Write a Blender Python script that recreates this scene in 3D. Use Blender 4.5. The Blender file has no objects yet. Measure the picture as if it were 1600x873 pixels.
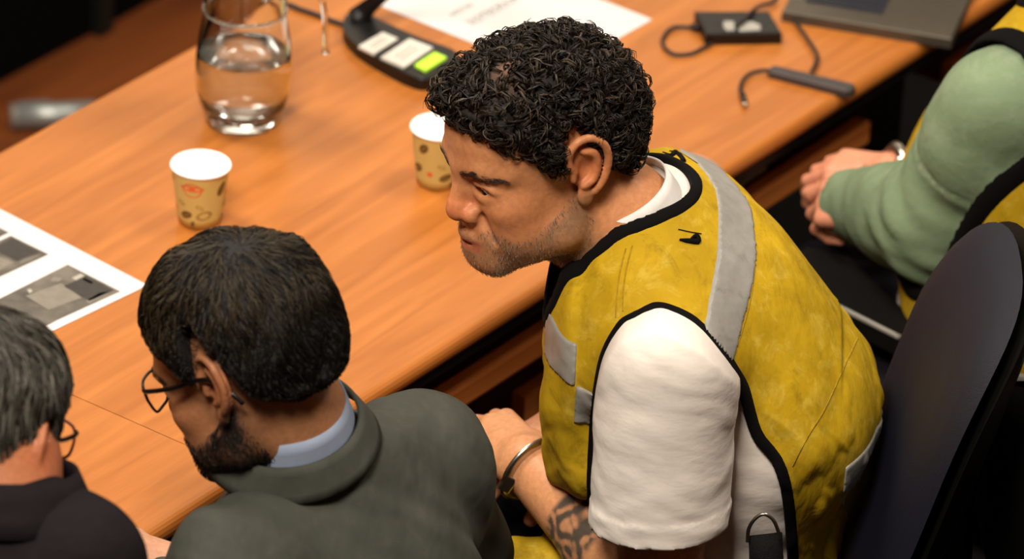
import bpy, bmesh, math, random
import numpy as np
from mathutils import Vector, Matrix
from mathutils.bvhtree import BVHTree
random.seed(7); rng = np.random.default_rng(7)
C = bpy.context.scene.collection
scene = bpy.context.scene

# ------------------------------------------------------------------ camera
CAM_D, FPX = 6.95, 8889.0
ELEV, ROLL = math.radians(29.7), math.radians(3.0)
TGT = np.array([0, 0, .74])
FW = np.array([0, math.cos(ELEV), -math.sin(ELEV)])
_up = np.array([0, math.sin(ELEV), math.cos(ELEV)]); _rt = np.array([1., 0, 0])
RT = _rt*math.cos(ROLL) + _up*math.sin(ROLL)
UP = _up*math.cos(ROLL) - _rt*math.sin(ROLL)
CP = TGT - FW*CAM_D
cd = bpy.data.cameras.new('camera'); cam = bpy.data.objects.new('camera', cd); C.objects.link(cam)
cam.matrix_world = Matrix(((RT[0], UP[0], -FW[0], CP[0]), (RT[1], UP[1], -FW[1], CP[1]), (RT[2], UP[2], -FW[2], CP[2]), (0, 0, 0, 1)))
cd.sensor_width = 36; cd.lens = 36*FPX/1600; cd.clip_end = 60
cd.dof.use_dof = True; cd.dof.aperture_fstop = 4.2; cd.dof.focus_distance = 6.40
scene.camera = cam

def _ray(px, py): return FW + RT*((px-800)/FPX) + UP*((436.5-py)/FPX)
def PZ(px, py, z=.74):          # point of the photograph on the level z
    r = _ray(px, py); return CP + r*((z-CP[2])/r[2])
def PY(px, py, y):              # point of the photograph at depth y
    r = _ray(px, py); return CP + r*((y-CP[1])/r[1])

# ------------------------------------------------------------------ light
w = bpy.data.worlds.new('world'); scene.world = w; w.use_nodes = True
w.node_tree.nodes['Background'].inputs[0].default_value = (1.0, .72, .5, 1)
w.node_tree.nodes['Background'].inputs[1].default_value = .03
def area(name, loc, to, size, sy, power, col):
    l = bpy.data.lights.new(name, 'AREA'); l.shape = 'RECTANGLE'; l.size = size; l.size_y = sy; l.energy = power; l.color = col
    o = bpy.data.objects.new(name, l); C.objects.link(o); o.location = loc
    o.rotation_euler = (Vector(to)-Vector(loc)).to_track_quat('-Z', 'Y').to_euler(); return o
area('ceiling_or_fill_light', (-2.0, 1.0, 4.9), (0, 0, .8), 1.2, 1.2, 150, (1, .91, .80))
area('ceiling_or_fill_light', (-.8, -3.0, 4.9), (.1, -.2, .8), 1.4, 1.2, 255, (1, .91, .80))
area('ceiling_or_fill_light', (2.2, .6, 4.9), (.2, 0, .8), 1.2, 1.2, 95, (1, .92, .82))
area('ceiling_or_fill_light', (-.5, 5.2, 4.9), (-.3, 7, 3.6), 3.5, .8, 160, (1, .93, .84))  # added lamp washing the front wall for bright reflections in glass and hair
scene.view_settings.view_transform = 'Standard'; scene.view_settings.look = 'None'
scene.view_settings.exposure = 0.22; scene.view_settings.gamma = 1; scene.view_settings.use_curve_mapping = False

# ------------------------------------------------------------------ materials
def lin(c):
    if isinstance(c, str): c = [int(c[i:i+2], 16)/255 for i in (1, 3, 5)]
    return tuple(x/12.92 if x <= .04045 else ((x+.055)/1.055)**2.4 for x in c)
def mat(name, c, rough=.5, metal=0., noise=0., nscale=20, bump=0., bscale=200, spec=.5, attr=False, sheen=0., c2=None, stretch=None, sss=0., trans=0., ior=1.45, emit=None, bdist=.002):
    m = bpy.data.materials.new(name); m.use_nodes = True; nt = m.node_tree; b = nt.nodes['Principled BSDF']
    col = lin(c)+(1,) if c is not None else (1, 1, 1, 1)
    b.inputs['Base Color'].default_value = col; b.inputs['Roughness'].default_value = rough; b.inputs['Metallic'].default_value = metal
    b.inputs['Specular IOR Level'].default_value = spec; b.inputs['IOR'].default_value = ior
    b.inputs['Transmission Weight'].default_value = trans
    if sheen: b.inputs['Sheen Weight'].default_value = sheen
    if sss:
        b.inputs['Subsurface Weight'].default_value = sss; b.inputs['Subsurface Radius'].default_value = (.012, .004, .002); b.inputs['Subsurface Scale'].default_value = 1
    tc = nt.nodes.new('ShaderNodeTexCoord'); src = tc.outputs['Object']
    if stretch:
        mp = nt.nodes.new('ShaderNodeMapping'); mp.inputs['Scale'].default_value = stretch; nt.links.new(src, mp.inputs[0]); src = mp.outputs[0]
    base = None
    if attr:
        a = nt.nodes.new('ShaderNodeVertexColor'); a.layer_name = 'Col'; base = a.outputs[0]
    if noise or c2:
        n = nt.nodes.new('ShaderNodeTexNoise'); n.inputs['Scale'].default_value = nscale; n.inputs['Detail'].default_value = 5; nt.links.new(src, n.inputs['Vector'])
        if c2:
            r = nt.nodes.new('ShaderNodeValToRGB'); r.color_ramp.elements[0].position = .35; r.color_ramp.elements[1].position = .65
            r.color_ramp.elements[0].color = col; r.color_ramp.elements[1].color = lin(c2)+(1,)
            nt.links.new(n.outputs[0], r.inputs[0]); base = r.outputs[0]
        if noise:
            mx = nt.nodes.new('ShaderNodeMix'); mx.data_type = 'RGBA'; mx.blend_type = 'MULTIPLY'; mx.inputs[0].default_value = 1
            r2 = nt.nodes.new('ShaderNodeMapRange'); r2.inputs[1].default_value = .3; r2.inputs[2].default_value = .7; r2.inputs[3].default_value = 1-noise; r2.inputs[4].default_value = 1+noise*.4
            nt.links.new(n.outputs[0], r2.inputs[0]); nt.links.new(r2.outputs[0], mx.inputs[7])
            if base is not None: nt.links.new(base, mx.inputs[6])
            else: mx.inputs[6].default_value = col
            base = mx.outputs[2]
    if base is not None: nt.links.new(base, b.inputs['Base Color'])
    if bump:
        n = nt.nodes.new('ShaderNodeTexNoise'); n.inputs['Scale'].default_value = bscale; n.inputs['Detail'].default_value = 3; nt.links.new(src, n.inputs['Vector'])
        bp = nt.nodes.new('ShaderNodeBump'); bp.inputs['Strength'].default_value = bump; bp.inputs['Distance'].default_value = bdist
        nt.links.new(n.outputs[0], bp.inputs['Height']); nt.links.new(bp.outputs[0], b.inputs['Normal'])
    if emit: b.inputs['Emission Color'].default_value = lin(c)+(1,); b.inputs['Emission Strength'].default_value = emit
    return m

def wood(name, ca, cb, rough=.38, sx=2.2, sy=30, dist=1.0):
    m = bpy.data.materials.new(name); m.use_nodes = True; nt = m.node_tree; b = nt.nodes['Principled BSDF']
    tc = nt.nodes.new('ShaderNodeTexCoord'); mp = nt.nodes.new('ShaderNodeMapping'); mp.inputs['Scale'].default_value = (sx, sy, sy)
    mp.inputs['Rotation'].default_value = (0, 0, math.radians(4))
    nt.links.new(tc.outputs['Object'], mp.inputs[0])
    n = nt.nodes.new('ShaderNodeTexNoise'); n.inputs['Scale'].default_value = 1; n.inputs['Detail'].default_value = 5; n.inputs['Distortion'].default_value = dist
    nt.links.new(mp.outputs[0], n.inputs['Vector'])
    n2 = nt.nodes.new('ShaderNodeTexNoise'); n2.inputs['Scale'].default_value = 3; n2.inputs['Detail'].default_value = 8; n2.inputs['Roughness'].default_value = .7
    mp2 = nt.nodes.new('ShaderNodeMapping'); mp2.inputs['Scale'].default_value = (sx*2, sy*5, sy*5); nt.links.new(tc.outputs['Object'], mp2.inputs[0]); nt.links.new(mp2.outputs[0], n2.inputs['Vector'])
    mx0 = nt.nodes.new('ShaderNodeMath'); mx0.operation = 'MULTIPLY_ADD'; mx0.inputs[1].default_value = .22; nt.links.new(n2.outputs[0], mx0.inputs[0]); nt.links.new(n.outputs[0], mx0.inputs[2])
    r = nt.nodes.new('ShaderNodeValToRGB'); e = r.color_ramp.elements; e[0].position = .42; e[1].position = .82
    e[0].color = lin(ca)+(1,); e[1].color = lin(cb)+(1,)
    nt.links.new(mx0.outputs[0], r.inputs[0]); nt.links.new(r.outputs[0], b.inputs['Base Color']); b.inputs['Roughness'].default_value = rough
    b.inputs['Specular IOR Level'].default_value = .35
    return m
def glass(name, c=(1, 1, 1), ior=1.45, rough=0.0):
    m = bpy.data.materials.new(name); m.use_nodes = True; b = m.node_tree.nodes['Principled BSDF']
    b.inputs['Base Color'].default_value = tuple(c)+(1,); b.inputs['Transmission Weight'].default_value = 1; b.inputs['Roughness'].default_value = rough; b.inputs['IOR'].default_value = ior
    return m

M = dict(
    desk=wood('cherry_veneer', '#9c5a20', '#b87030'),
    rail=wood('rail_veneer', '#b8652c', '#cf7d3c'),
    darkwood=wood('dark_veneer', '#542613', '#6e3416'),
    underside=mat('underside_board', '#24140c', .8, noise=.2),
    floorwood=wood('parquet_brown', '#5c2c12', '#7a4019', rough=.5, sx=1.2, sy=9),
    carpet=mat('black_carpet', '#040302', .95, noise=.4, nscale=300, bump=.3, bscale=900, spec=.15),
    black=mat('black_partition', '#010101', .95, spec=.1, noise=.3),
    post=mat('grey_post', '#12160f', .6, metal=.3, noise=.1),
    plastic=mat('black_plastic', '#0c0a0a', .42, noise=.15, bump=.1, bscale=800),
    rubber=mat('dark_cable', '#241c18', .6, noise=.1),
    label=mat('paper_label', '#cfcabd', .6, noise=.06, nscale=60),
    green=mat('green_label', '#b4e83a', .5, noise=.08, nscale=60, emit=.25),  # label, no lamp: faint glow added by emission
    print_grey=mat('label_print', '#a19d92', .7, noise=.1),
    paper=mat('white_paper', '#d2cfcc', .7, noise=.02, nscale=9),
    ink=mat('grey_ink', '#77736f', .8, noise=.1),
    steel=mat('steel', '#b9b2a6', .28, metal=1, noise=.1, nscale=80),
    alu=mat('brushed_aluminium', '#a5a9a4', .4, metal=.6, noise=.15, nscale=40),
    cup=mat('cup_board', '#d0b76c', .6, noise=.05), cupwhite=mat('cup_white', '#fbfaf6', .5, noise=.02),
    bean=mat('bean_print', '#6e4d1c', .7, noise=.3, nscale=200), bean_light=mat('bean_outline_print', '#a98a42', .7, noise=.2, nscale=200), orange=mat('orange_print', '#e86a35', .6, noise=.1),
    glass=glass('clear_glass', (.97, 1, .985), 1.47), water=glass('water', (1, 1, 1), 1.33),
    laptop=mat('laptop_grey', '#5a5347', .45, metal=.5, noise=.08, nscale=60), key=mat('key_black', '#26262f', .5, noise=.1), wall=wood('wall_panelling', '#8a5a34', '#a06c40'), ceil=mat('ceiling_plaster', '#cfc8bc', .9, noise=.03, nscale=4), keyglow=mat('key_ring', '#6a6f92', .5, noise=.1),
    hub=mat('hub_grey', '#4a4442', .45, metal=.4, noise=.1),
    navy=mat('navy_upholstery', '#0b0c1c', .55, noise=.45, nscale=700, bump=.5, bscale=1200, spec=.4, bdist=.001),
    shell=mat('chair_shell', '#100f0b', .33, noise=.15), seatblack=mat('seat_black', '#080605', .7, noise=.2, bump=.2, bscale=900, spec=.15),
    trimgrey=mat('grey_edge_strip', '#7b766c', .35, noise=.1), redrim=mat('brown_edge', '#3a2018', .35, noise=.1),
    skin=mat('skin', None, .48, attr=True, noise=.16, nscale=160, bump=.25, bscale=420, sss=.12, spec=.4, bdist=.0012),
    lip=mat('lip', '#8c4a3c', .5, noise=.1),
    eye=mat('eye_white', '#c9bfb2', .2, noise=.05), iris=mat('iris', '#120a06', .15, noise=.1),
    hair=mat('hair_fibre', None, .45, attr=True, spec=.32, noise=.1, nscale=300), haircap=mat('hair_base', None, .8, attr=True, noise=.4, nscale=180, bump=.6, bscale=160, bdist=.004),
    shirt=mat('white_shirt', '#e2d8cd', .8, noise=.05, nscale=25, bump=.16, bscale=30, stretch=(1, 1, 2.2), bdist=.006, spec=.15),
    collar_white=mat('white_collar', '#ddd8d2', .8, noise=.05, nscale=60, bump=.2, bscale=60, spec=.15),
    bluecollar=mat('pale_blue_collar', '#8a95a8', .8, noise=.06, nscale=80, bump=.15, bscale=500, spec=.15),
    vest=mat('yellow_vest', '#ba9618', .75, noise=.20, nscale=11, bump=.45, bscale=26, stretch=(1.6, 1.6, .8), bdist=.007, attr=False, spec=.15),
    vestseam=mat('vest_seam', '#a3820f', .85, noise=.3, nscale=200), trimblack=mat('black_binding', '#080606', .85, noise=.25, nscale=400, bump=.5, bscale=1500, spec=.15),
    reflect=mat('reflective_tape', '#8f8c84', .42, noise=.12, nscale=70, bump=.25, bscale=90),
    suit=mat('grey_suit', '#41423b', .85, noise=.14, nscale=18, bump=.6, bscale=9, bdist=.016, stretch=(1.6, .8, 1), spec=.15),
    darkjacket=mat('black_jacket', '#161113', .85, noise=.2, nscale=60, bump=.4, bscale=30, bdist=.006, spec=.15),
    sweat=mat('green_sweatshirt', '#77896a', .9, noise=.16, nscale=14, bump=.45, bscale=22, bdist=.008, spec=.15),
    trousers=mat('dark_trousers', '#0d0c10', .85, noise=.25, nscale=30, bump=.3, bscale=60, spec=.15),
    blackglass=mat('watch_glass', '#050506', .12, noise=.1),
    red=mat('red_frame', '#7a2118', .3, noise=.1), frameblack=mat('black_frame', '#0a0807', .3, noise=.1), lens=glass('spectacle_lens', (1, 1, 1), 1.02),
    strap=mat('webbing', '#0c0a0a', .7, noise=.2, nscale=300, bump=.5, bscale=700, spec=.15),
    dark_red=mat('brown_leather', '#4a2415', .5, noise=.3),
)

def stain(m, col, scale, lo, hi, amt):
    nt = m.node_tree; b = nt.nodes['Principled BSDF']; src = b.inputs['Base Color'].links[0].from_socket
    tc = nt.nodes.new('ShaderNodeTexCoord'); n = nt.nodes.new('ShaderNodeTexNoise'); n.inputs['Scale'].default_value = scale; n.inputs['Detail'].default_value = 9; n.inputs['Roughness'].default_value = .72; n.inputs['Distortion'].default_value = .6
    nt.links.new(tc.outputs['Object'], n.inputs['Vector']); r = nt.nodes.new('ShaderNodeMapRange'); r.inputs[1].default_value = lo; r.inputs[2].default_value = hi; r.inputs[3].default_value = 0; r.inputs[4].default_value = amt
    mx = nt.nodes.new('ShaderNodeMix'); mx.data_type = 'RGBA'; nt.links.new(n.outputs[0], r.inputs[0]); nt.links.new(r.outputs[0], mx.inputs[0]); nt.links.new(src, mx.inputs[6]); mx.inputs[7].default_value = lin(col)+(1,); nt.links.new(mx.outputs[2], b.inputs['Base Color'])
stain(M['vest'], '#5a4a10', 16, .56, .72, .55); stain(M['vest'], '#e0c860', 30, .52, .70, .35); stain(M['vest'], '#4a4018', 60, .62, .74, .5)
stain(M['reflect'], '#4c4a44', 30, .56, .72, .5); stain(M['shirt'], '#b9a894', 20, .55, .75, .25); stain(M['sweat'], '#9aa08a', 24, .5, .7, .35); stain(M['suit'], '#54524a', 40, .5, .72, .35)

# ------------------------------------------------------------------ object helpers
def thing(name, label, cat, loc=(0, 0, 0), rotz=0, group=None):
    o = bpy.data.objects.new(name, None); C.objects.link(o); o.location = loc; o.rotation_euler = (0, 0, rotz); o.empty_display_size = .05
    o['label'] = label; o['category'] = cat
    if group: o['group'] = group
    return o
def tag(o, label, cat, group=None):
    o['label'] = label; o['category'] = cat
    if group: o['group'] = group
    return o
def struct(o): o['kind'] = 'structure'; return o
def link(name, me, m, parent=None, world=True):
    o = bpy.data.objects.new(name, me); C.objects.link(o)
    if m is not None:
        for q in (m if isinstance(m, (list, tuple)) else [m]): me.materials.append(q)
    if parent is not None:
        o.parent = parent
        if world:
            bpy.context.view_layer.update(); o.matrix_parent_inverse = parent.matrix_world.inverted()
    return o
def mk(name, V, F, m, parent=None, col=None, smooth=True, world=True):
    """numpy verts (n,3), faces (m,3|4) -> one mesh object"""
    V = np.asarray(V, dtype=np.float32); F = np.asarray(F, dtype=np.int32); k = F.shape[1]
    me = bpy.data.meshes.new(name); me.vertices.add(len(V)); me.vertices.foreach_set('co', V.ravel())
    me.loops.add(F.size); me.loops.foreach_set('vertex_index', F.ravel())
    me.polygons.add(len(F)); me.polygons.foreach_set('loop_start', np.arange(0, F.size, k, dtype=np.int32)); me.polygons.foreach_set('loop_total', np.full(len(F), k, dtype=np.int32))
    me.update(calc_edges=True)
    me.polygons.foreach_set('use_smooth', np.full(len(F), smooth))
    if col is not None:
        a = me.color_attributes.new('Col', 'FLOAT_COLOR', 'POINT'); c4 = np.ones((len(V), 4), dtype=np.float32); c4[:, :3] = col; a.data.foreach_set('color', c4.ravel())
    me.update()
    return link(name, me, m, parent, world)
def bobj(name, bm, m, parent=None, smooth=False, world=True, bevel=0):
    if bevel: bmesh.ops.bevel(bm, geom=[e for e in bm.edges], offset=bevel, segments=2, affect='EDGES', profile=.5)
    bmesh.ops.recalc_face_normals(bm, faces=bm.faces)
    me = bpy.data.meshes.new(name); bm.to_mesh(me); bm.free()
    for p in me.polygons: p.use_smooth = smooth
    if bevel and not smooth:
        for p in me.polygons: p.use_smooth = False
    return link(name, me, m, parent, world)
def bbox(bm, c, s, rot=None):
    r = bmesh.ops.create_cube(bm, size=1); vs = r['verts']
    mt = Matrix.Translation(Vector(c)) @ (rot.to_4x4() if rot is not None else Matrix.Identity(4)) @ Matrix.Diagonal((*s, 1))
    bmesh.ops.transform(bm, matrix=mt, verts=vs); return vs
def box(name, c, s, m, parent=None, rot=None, bevel=0, world=True):
    bm = bmesh.new(); bbox(bm, c, s, rot); return bobj(name, bm, m, parent, bevel=bevel, world=world)
def lathe(bm, prof, c=(0, 0, 0), n=48, R=None, caps=True):
    rings = []
    for r, z in prof:
        ring = []
        for i in range(n):
            a = 2*math.pi*i/n; v = Vector((r*math.cos(a), r*math.sin(a), z))
            if R is not None: v = R @ v
            ring.append(bm.verts.new(v+Vector(c)))
        rings.append(ring)
    for a, b in zip(rings, rings[1:]):
        for i in range(n): bm.faces.new((a[i], a[(i+1) % n], b[(i+1) % n], b[i]))
    if caps and prof[0][0] > 1e-6: bm.faces.new(rings[0][::-1])
    if caps and prof[-1][0] > 1e-6: bm.faces.new(rings[-1])
    return rings
def catmull(pts, n=8):
    P = np.array(pts, float); Q = np.vstack([2*P[0]-P[1], P, 2*P[-1]-P[-2]]); out = []
    for i in range(1, len(Q)-2):
        for t in np.linspace(0, 1, n, endpoint=False):
            a, b, c, d = Q[i-1:i+3]
            out.append(.5*((2*b)+(-a+c)*t+(2*a-5*b+4*c-d)*t*t+(-a+3*b-3*c+d)*t**3))
    out.append(P[-1]); return np.array(out)
def tube(name, pts, r, m, parent=None, n=8, smooth_n=8, flat=None, world=True, closed=False):
    P = catmull(pts, smooth_n) if smooth_n else np.array(pts, float)
    V, F = tube_arr(P, r, n, flat, closed); return mk(name, V, F, m, parent, world=world)
def tube_arr(P, r, n=8, flat=None, closed=False):
    P = np.array(P, float); N = len(P); rr = np.full(N, r) if np.isscalar(r) else np.interp(np.linspace(0, 1, N), np.linspace(0, 1, len(r)), r)
    T = np.gradient(P, axis=0)
    if closed: T = np.roll(P, -1, 0)-np.roll(P, 1, 0)
    T /= np.linalg.norm(T, axis=1)[:, None]+1e-12
    ref = np.array([0, 0, 1.]) if abs(T[0][2]) < .9 else np.array([1., 0, 0]); a = np.cross(T[0], ref); a /= np.linalg.norm(a); A = []
    for t in T:
        a = a-t*(a@t); a /= np.linalg.norm(a); A.append(a.copy())
    A = np.array(A); B = np.cross(T, A); ph = np.linspace(0, 2*math.pi, n, endpoint=False)
    fa, fb = (1, 1) if flat is None else flat
    V = (P[:, None]+rr[:, None, None]*(fa*np.cos(ph)[None, :, None]*A[:, None]+fb*np.sin(ph)[None, :, None]*B[:, None])).reshape(-1, 3)
    F = []; L = N if closed else N-1
    i = np.arange(L)[:, None]; j = np.arange(n)[None]; i2 = (i+1) % N
    F = np.stack([i*n+j, i*n+(j+1) % n, i2*n+(j+1) % n, i2*n+j], -1).reshape(-1, 4)
    if not closed:
        V = np.vstack([V, P[0], P[-1]]); c0, c1 = len(V)-2, len(V)-1
        jj = np.arange(n); e = np.stack([np.full(n, c0), (jj+1) % n, jj, jj], -1); e2 = np.stack([np.full(n, c1), (N-1)*n+jj, (N-1)*n+(jj+1) % n, (N-1)*n+(jj+1) % n], -1)
        # caps as thin quads are degenerate: use fans of quads over pairs
        F = np.vstack([F, [[c0, (2*q+2) % n, 2*q+1, 2*q] for q in range(n//2)], [[c1, (N-1)*n+2*q, (N-1)*n+2*q+1, (N-1)*n+(2*q+2) % n] for q in range(n//2)]]) if n % 2 == 0 else F
    return V, F
def merge(parts):
    V = []; F = []; o = 0
    for v, f in parts: V.append(v); F.append(np.asarray(f)+o); o += len(v)
    return np.vstack(V), np.vstack(F)

# ------------------------------------------------------------------ signed distance modelling (smooth continuous surfaces)
def ell(c, r, R=None):
    c = np.array(c, float); r = np.array(r, float)
    def f(x, y, z):
        x = x-c[0]; y = y-c[1]; z = z-c[2]
        if R is not None: x, y, z = (R[0][0]*x+R[1][0]*y+R[2][0]*z, R[0][1]*x+R[1][1]*y+R[2][1]*z, R[0][2]*x+R[1][2]*y+R[2][2]*z)
        k0 = np.sqrt((x/r[0])**2+(y/r[1])**2+(z/r[2])**2)+1e-9; k1 = np.sqrt((x/r[0]**2)**2+(y/r[1]**2)**2+(z/r[2]**2)**2)+1e-6
        return k0*(k0-1)/k1
    m = max(r) if R is not None else r
    return f, (c-m, c+m)
def cone(a, b, ra, rb=None):
    a = np.array(a, float); b = np.array(b, float); rb = ra if rb is None else rb; d = b-a; L = d@d+1e-12
    def f(x, y, z):
        x = x-a[0]; y = y-a[1]; z = z-a[2]
        t = np.clip((x*d[0]+y*d[1]+z*d[2])/L, 0, 1)
        return np.sqrt((x-t*d[0])**2+(y-t*d[1])**2+(z-t*d[2])**2)-(ra+(rb-ra)*t)
    m = max(ra, rb); return f, (np.minimum(a, b)-m, np.maximum(a, b)+m)
def half(p, n):
    p = np.array(p, float); n = np.array(n, float); n /= np.linalg.norm(n)
    return (lambda x, y, z: (x-p[0])*n[0]+(y-p[1])*n[1]+(z-p[2])*n[2]), None
def polydist(pts, X, Z):
    """signed distance of grid points to a 2D polygon"""
    P = np.array(pts, float); d = np.full(X.shape, 1e9); ins = np.zeros(X.shape, bool)
    for i in range(len(P)):
        a = P[i]; b = P[(i+1) % len(P)]; e = b-a; wx = X-a[0]; wz = Z-a[1]; t = np.clip((wx*e[0]+wz*e[1])/(e@e+1e-12), 0, 1)
        d = np.minimum(d, (wx-e[0]*t)**2+(wz-e[1]*t)**2)
        c = ((a[1] > Z) != (b[1] > Z)) & (X < (b[0]-a[0])*(Z-a[1])/(b[1]-a[1]+1e-12)+a[0]); ins ^= c
    d = np.sqrt(d); return np.where(ins, -d, d)
def smax(a, b, k): return -smin(-a, -b, k)
def smin(a, b, k):
    if k <= 0: return np.minimum(a, b)
    h = np.maximum(k-np.abs(a-b), 0)/k; return np.minimum(a, b)-h*h*k*.25
class SDF:
    def __init__(s): s.ops = []
    def add(s, p, k=.0): s.ops.append(('a', p, k)); return s
    def sub(s, p, k=.0): s.ops.append(('s', p, k)); return s
    def cut(s, p, k=.0): s.ops.append(('i', p, k)); return s
    def sym(s, p, q, k=.0): return s.add(p, k).add(q, k)
    def at(s, P):
        x, y, z = P[..., 0], P[..., 1], P[..., 2]; F = np.full(x.shape, .5)
        for o, (f, bb), k in s.ops:
            d = f(x, y, z); F = smin(F, d, k) if o == 'a' else (-smin(-F, d, k) if o == 's' else -smin(-F, -d, k))
        return F
    def grid(s, lo, hi, h):
        ax = [np.arange(lo[i], hi[i]+h, h).astype(np.float32) for i in range(3)]
        F = np.full([len(a) for a in ax], .08, np.float32)
        for o, (f, bb), k in s.ops:
            if bb is None: sl = [slice(None)]*3
            else:
                mg = 1.6*k+.02+5*h; sl = [slice(max(0, int((bb[0][i]-mg-lo[i])/h)), max(0, int((bb[1][i]+mg-lo[i])/h)+2)) for i in range(3)]
            x, y, z = ax[0][sl[0]][:, None, None], ax[1][sl[1]][None, :, None], ax[2][sl[2]][None, None, :]
            if 0 in (x.size, y.size, z.size): continue
            G = F[tuple(sl)]; d = f(x, y, z)
            F[tuple(sl)] = smin(G, d, k) if o == 'a' else (-smin(-G, d, k) if o == 's' else -smin(-G, -d, k))
        return ax, F
    def mesh(s, lo, hi, h, post=None):
        ax, F = s.grid(lo, hi, h)
        if post is not None: F = post(F, ax[0][:, None, None], ax[1][None, :, None], ax[2][None, None, :])
        return nets(ax, F)
def nets(ax, F):
    F = F.copy(); h = ax[0][1]-ax[0][0]
    for i in range(3):
        sl = [slice(None)]*3; sl[i] = 0; F[tuple(sl)] = np.maximum(F[tuple(sl)], h*.3); sl[i] = -1; F[tuple(sl)] = np.maximum(F[tuple(sl)], h*.3)
    I = F < 0; c = np.zeros([n-1 for n in F.shape], np.uint8)
    offs = [(i, j, k) for i in (0, 1) for j in (0, 1) for k in (0, 1)]
    for o in offs: c += I[o[0]:o[0]+c.shape[0], o[1]:o[1]+c.shape[1], o[2]:o[2]+c.shape[2]]
    idx = np.argwhere((c > 0) & (c < 8)); vid = np.full(c.shape, -1, np.int32); vid[tuple(idx.T)] = np.arange(len(idx))
    vals = {o: F[idx[:, 0]+o[0], idx[:, 1]+o[1], idx[:, 2]+o[2]] for o in offs}
    acc = np.zeros((len(idx), 3)); cnt = np.zeros(len(idx))
    for a in offs:
        for d in range(3):
            if a[d] == 0:
                b = list(a); b[d] = 1; b = tuple(b); va, vb = vals[a], vals[b]; mk_ = (va < 0) != (vb < 0)
                t = np.where(mk_, va/np.where(mk_, va-vb, 1), 0); p = np.array(a, float)[None].repeat(len(idx), 0); p[:, d] += t
                acc += p*mk_[:, None]; cnt += mk_
    V = (idx+acc/cnt[:, None])*h+np.array([a[0] for a in ax])
    Q = []
    for d in range(3):
        sa = [slice(None)]*3; sb = [slice(None)]*3; sa[d] = slice(0, -1); sb[d] = slice(1, None)
        A = I[tuple(sa)]; B = I[tuple(sb)]; e1, e2 = [(1, 2), (2, 0), (0, 1)][d]
        E = np.argwhere(A != B); E = E[(E[:, e1] > 0) & (E[:, e2] > 0) & (E[:, e1] < F.shape[e1]-1) & (E[:, e2] < F.shape[e2]-1)]
        u = np.zeros(3, int); u[e1] = 1; v = np.zeros(3, int); v[e2] = 1
        q = np.stack([vid[tuple((E-u-v).T)], vid[tuple((E-v).T)], vid[tuple(E.T)], vid[tuple((E-u).T)]], 1)
        fl = B[tuple(E.T)]; q[fl] = q[fl][:, ::-1]; Q.append(q)
    Q = np.vstack(Q); return V, Q[(Q >= 0).all(1)]
def wrinkle(x, y, z, f=30., seed=0., ax=(1, .3, .4)):
    p = ax[0]*x+ax[1]*y+ax[2]*z
    return (np.sin(f*p+2.2*np.sin(f*.37*(y-.6*z)+seed)+1.7*np.sin(f*.23*(x+z)+seed*2))+.5*np.sin(f*1.9*p+3*np.sin(f*.5*(z+y)+seed)))/1.5
def xf(R, t, s, V): return (np.asarray(V)*s) @ np.asarray(R).T+np.asarray(t)
def strands(name, P, rad, col, m, parent):
    """P (N,M,3) hair paths -> one mesh of three sided tapering tubes"""
    N, K, _ = P.shape; T = np.gradient(P, axis=1); T /= np.linalg.norm(T, axis=2)[..., None]+1e-12
    ref = np.array([.31, .52, .79]); A = np.cross(T, ref); A /= np.linalg.norm(A, axis=2)[..., None]+1e-12; B = np.cross(T, A)
    rad = np.broadcast_to(np.asarray(rad, float).reshape(-1, 1), (N, 1))*np.interp(np.linspace(0, 1, K), [0, .15, .7, 1], [.8, 1, .85, .15])[None]
    ph = np.array([0, 2.094, 4.189]); V = P[:, :, None]+rad[..., None, None]*(np.cos(ph)[:, None]*A[:, :, None]+np.sin(ph)[:, None]*B[:, :, None])
    V = V.reshape(-1, 3); b = (np.arange(N)[:, None, None]*K+np.arange(K-1)[None, :, None])*3; j = np.arange(3)[None, None]
    F = np.stack([b+j, b+(j+1) % 3, b+3+(j+1) % 3, b+3+j], -1).reshape(-1, 4)
    c = np.repeat(np.asarray(col), K*3, axis=0)
    return mk(name, V, F, m, parent, col=c)

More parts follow.
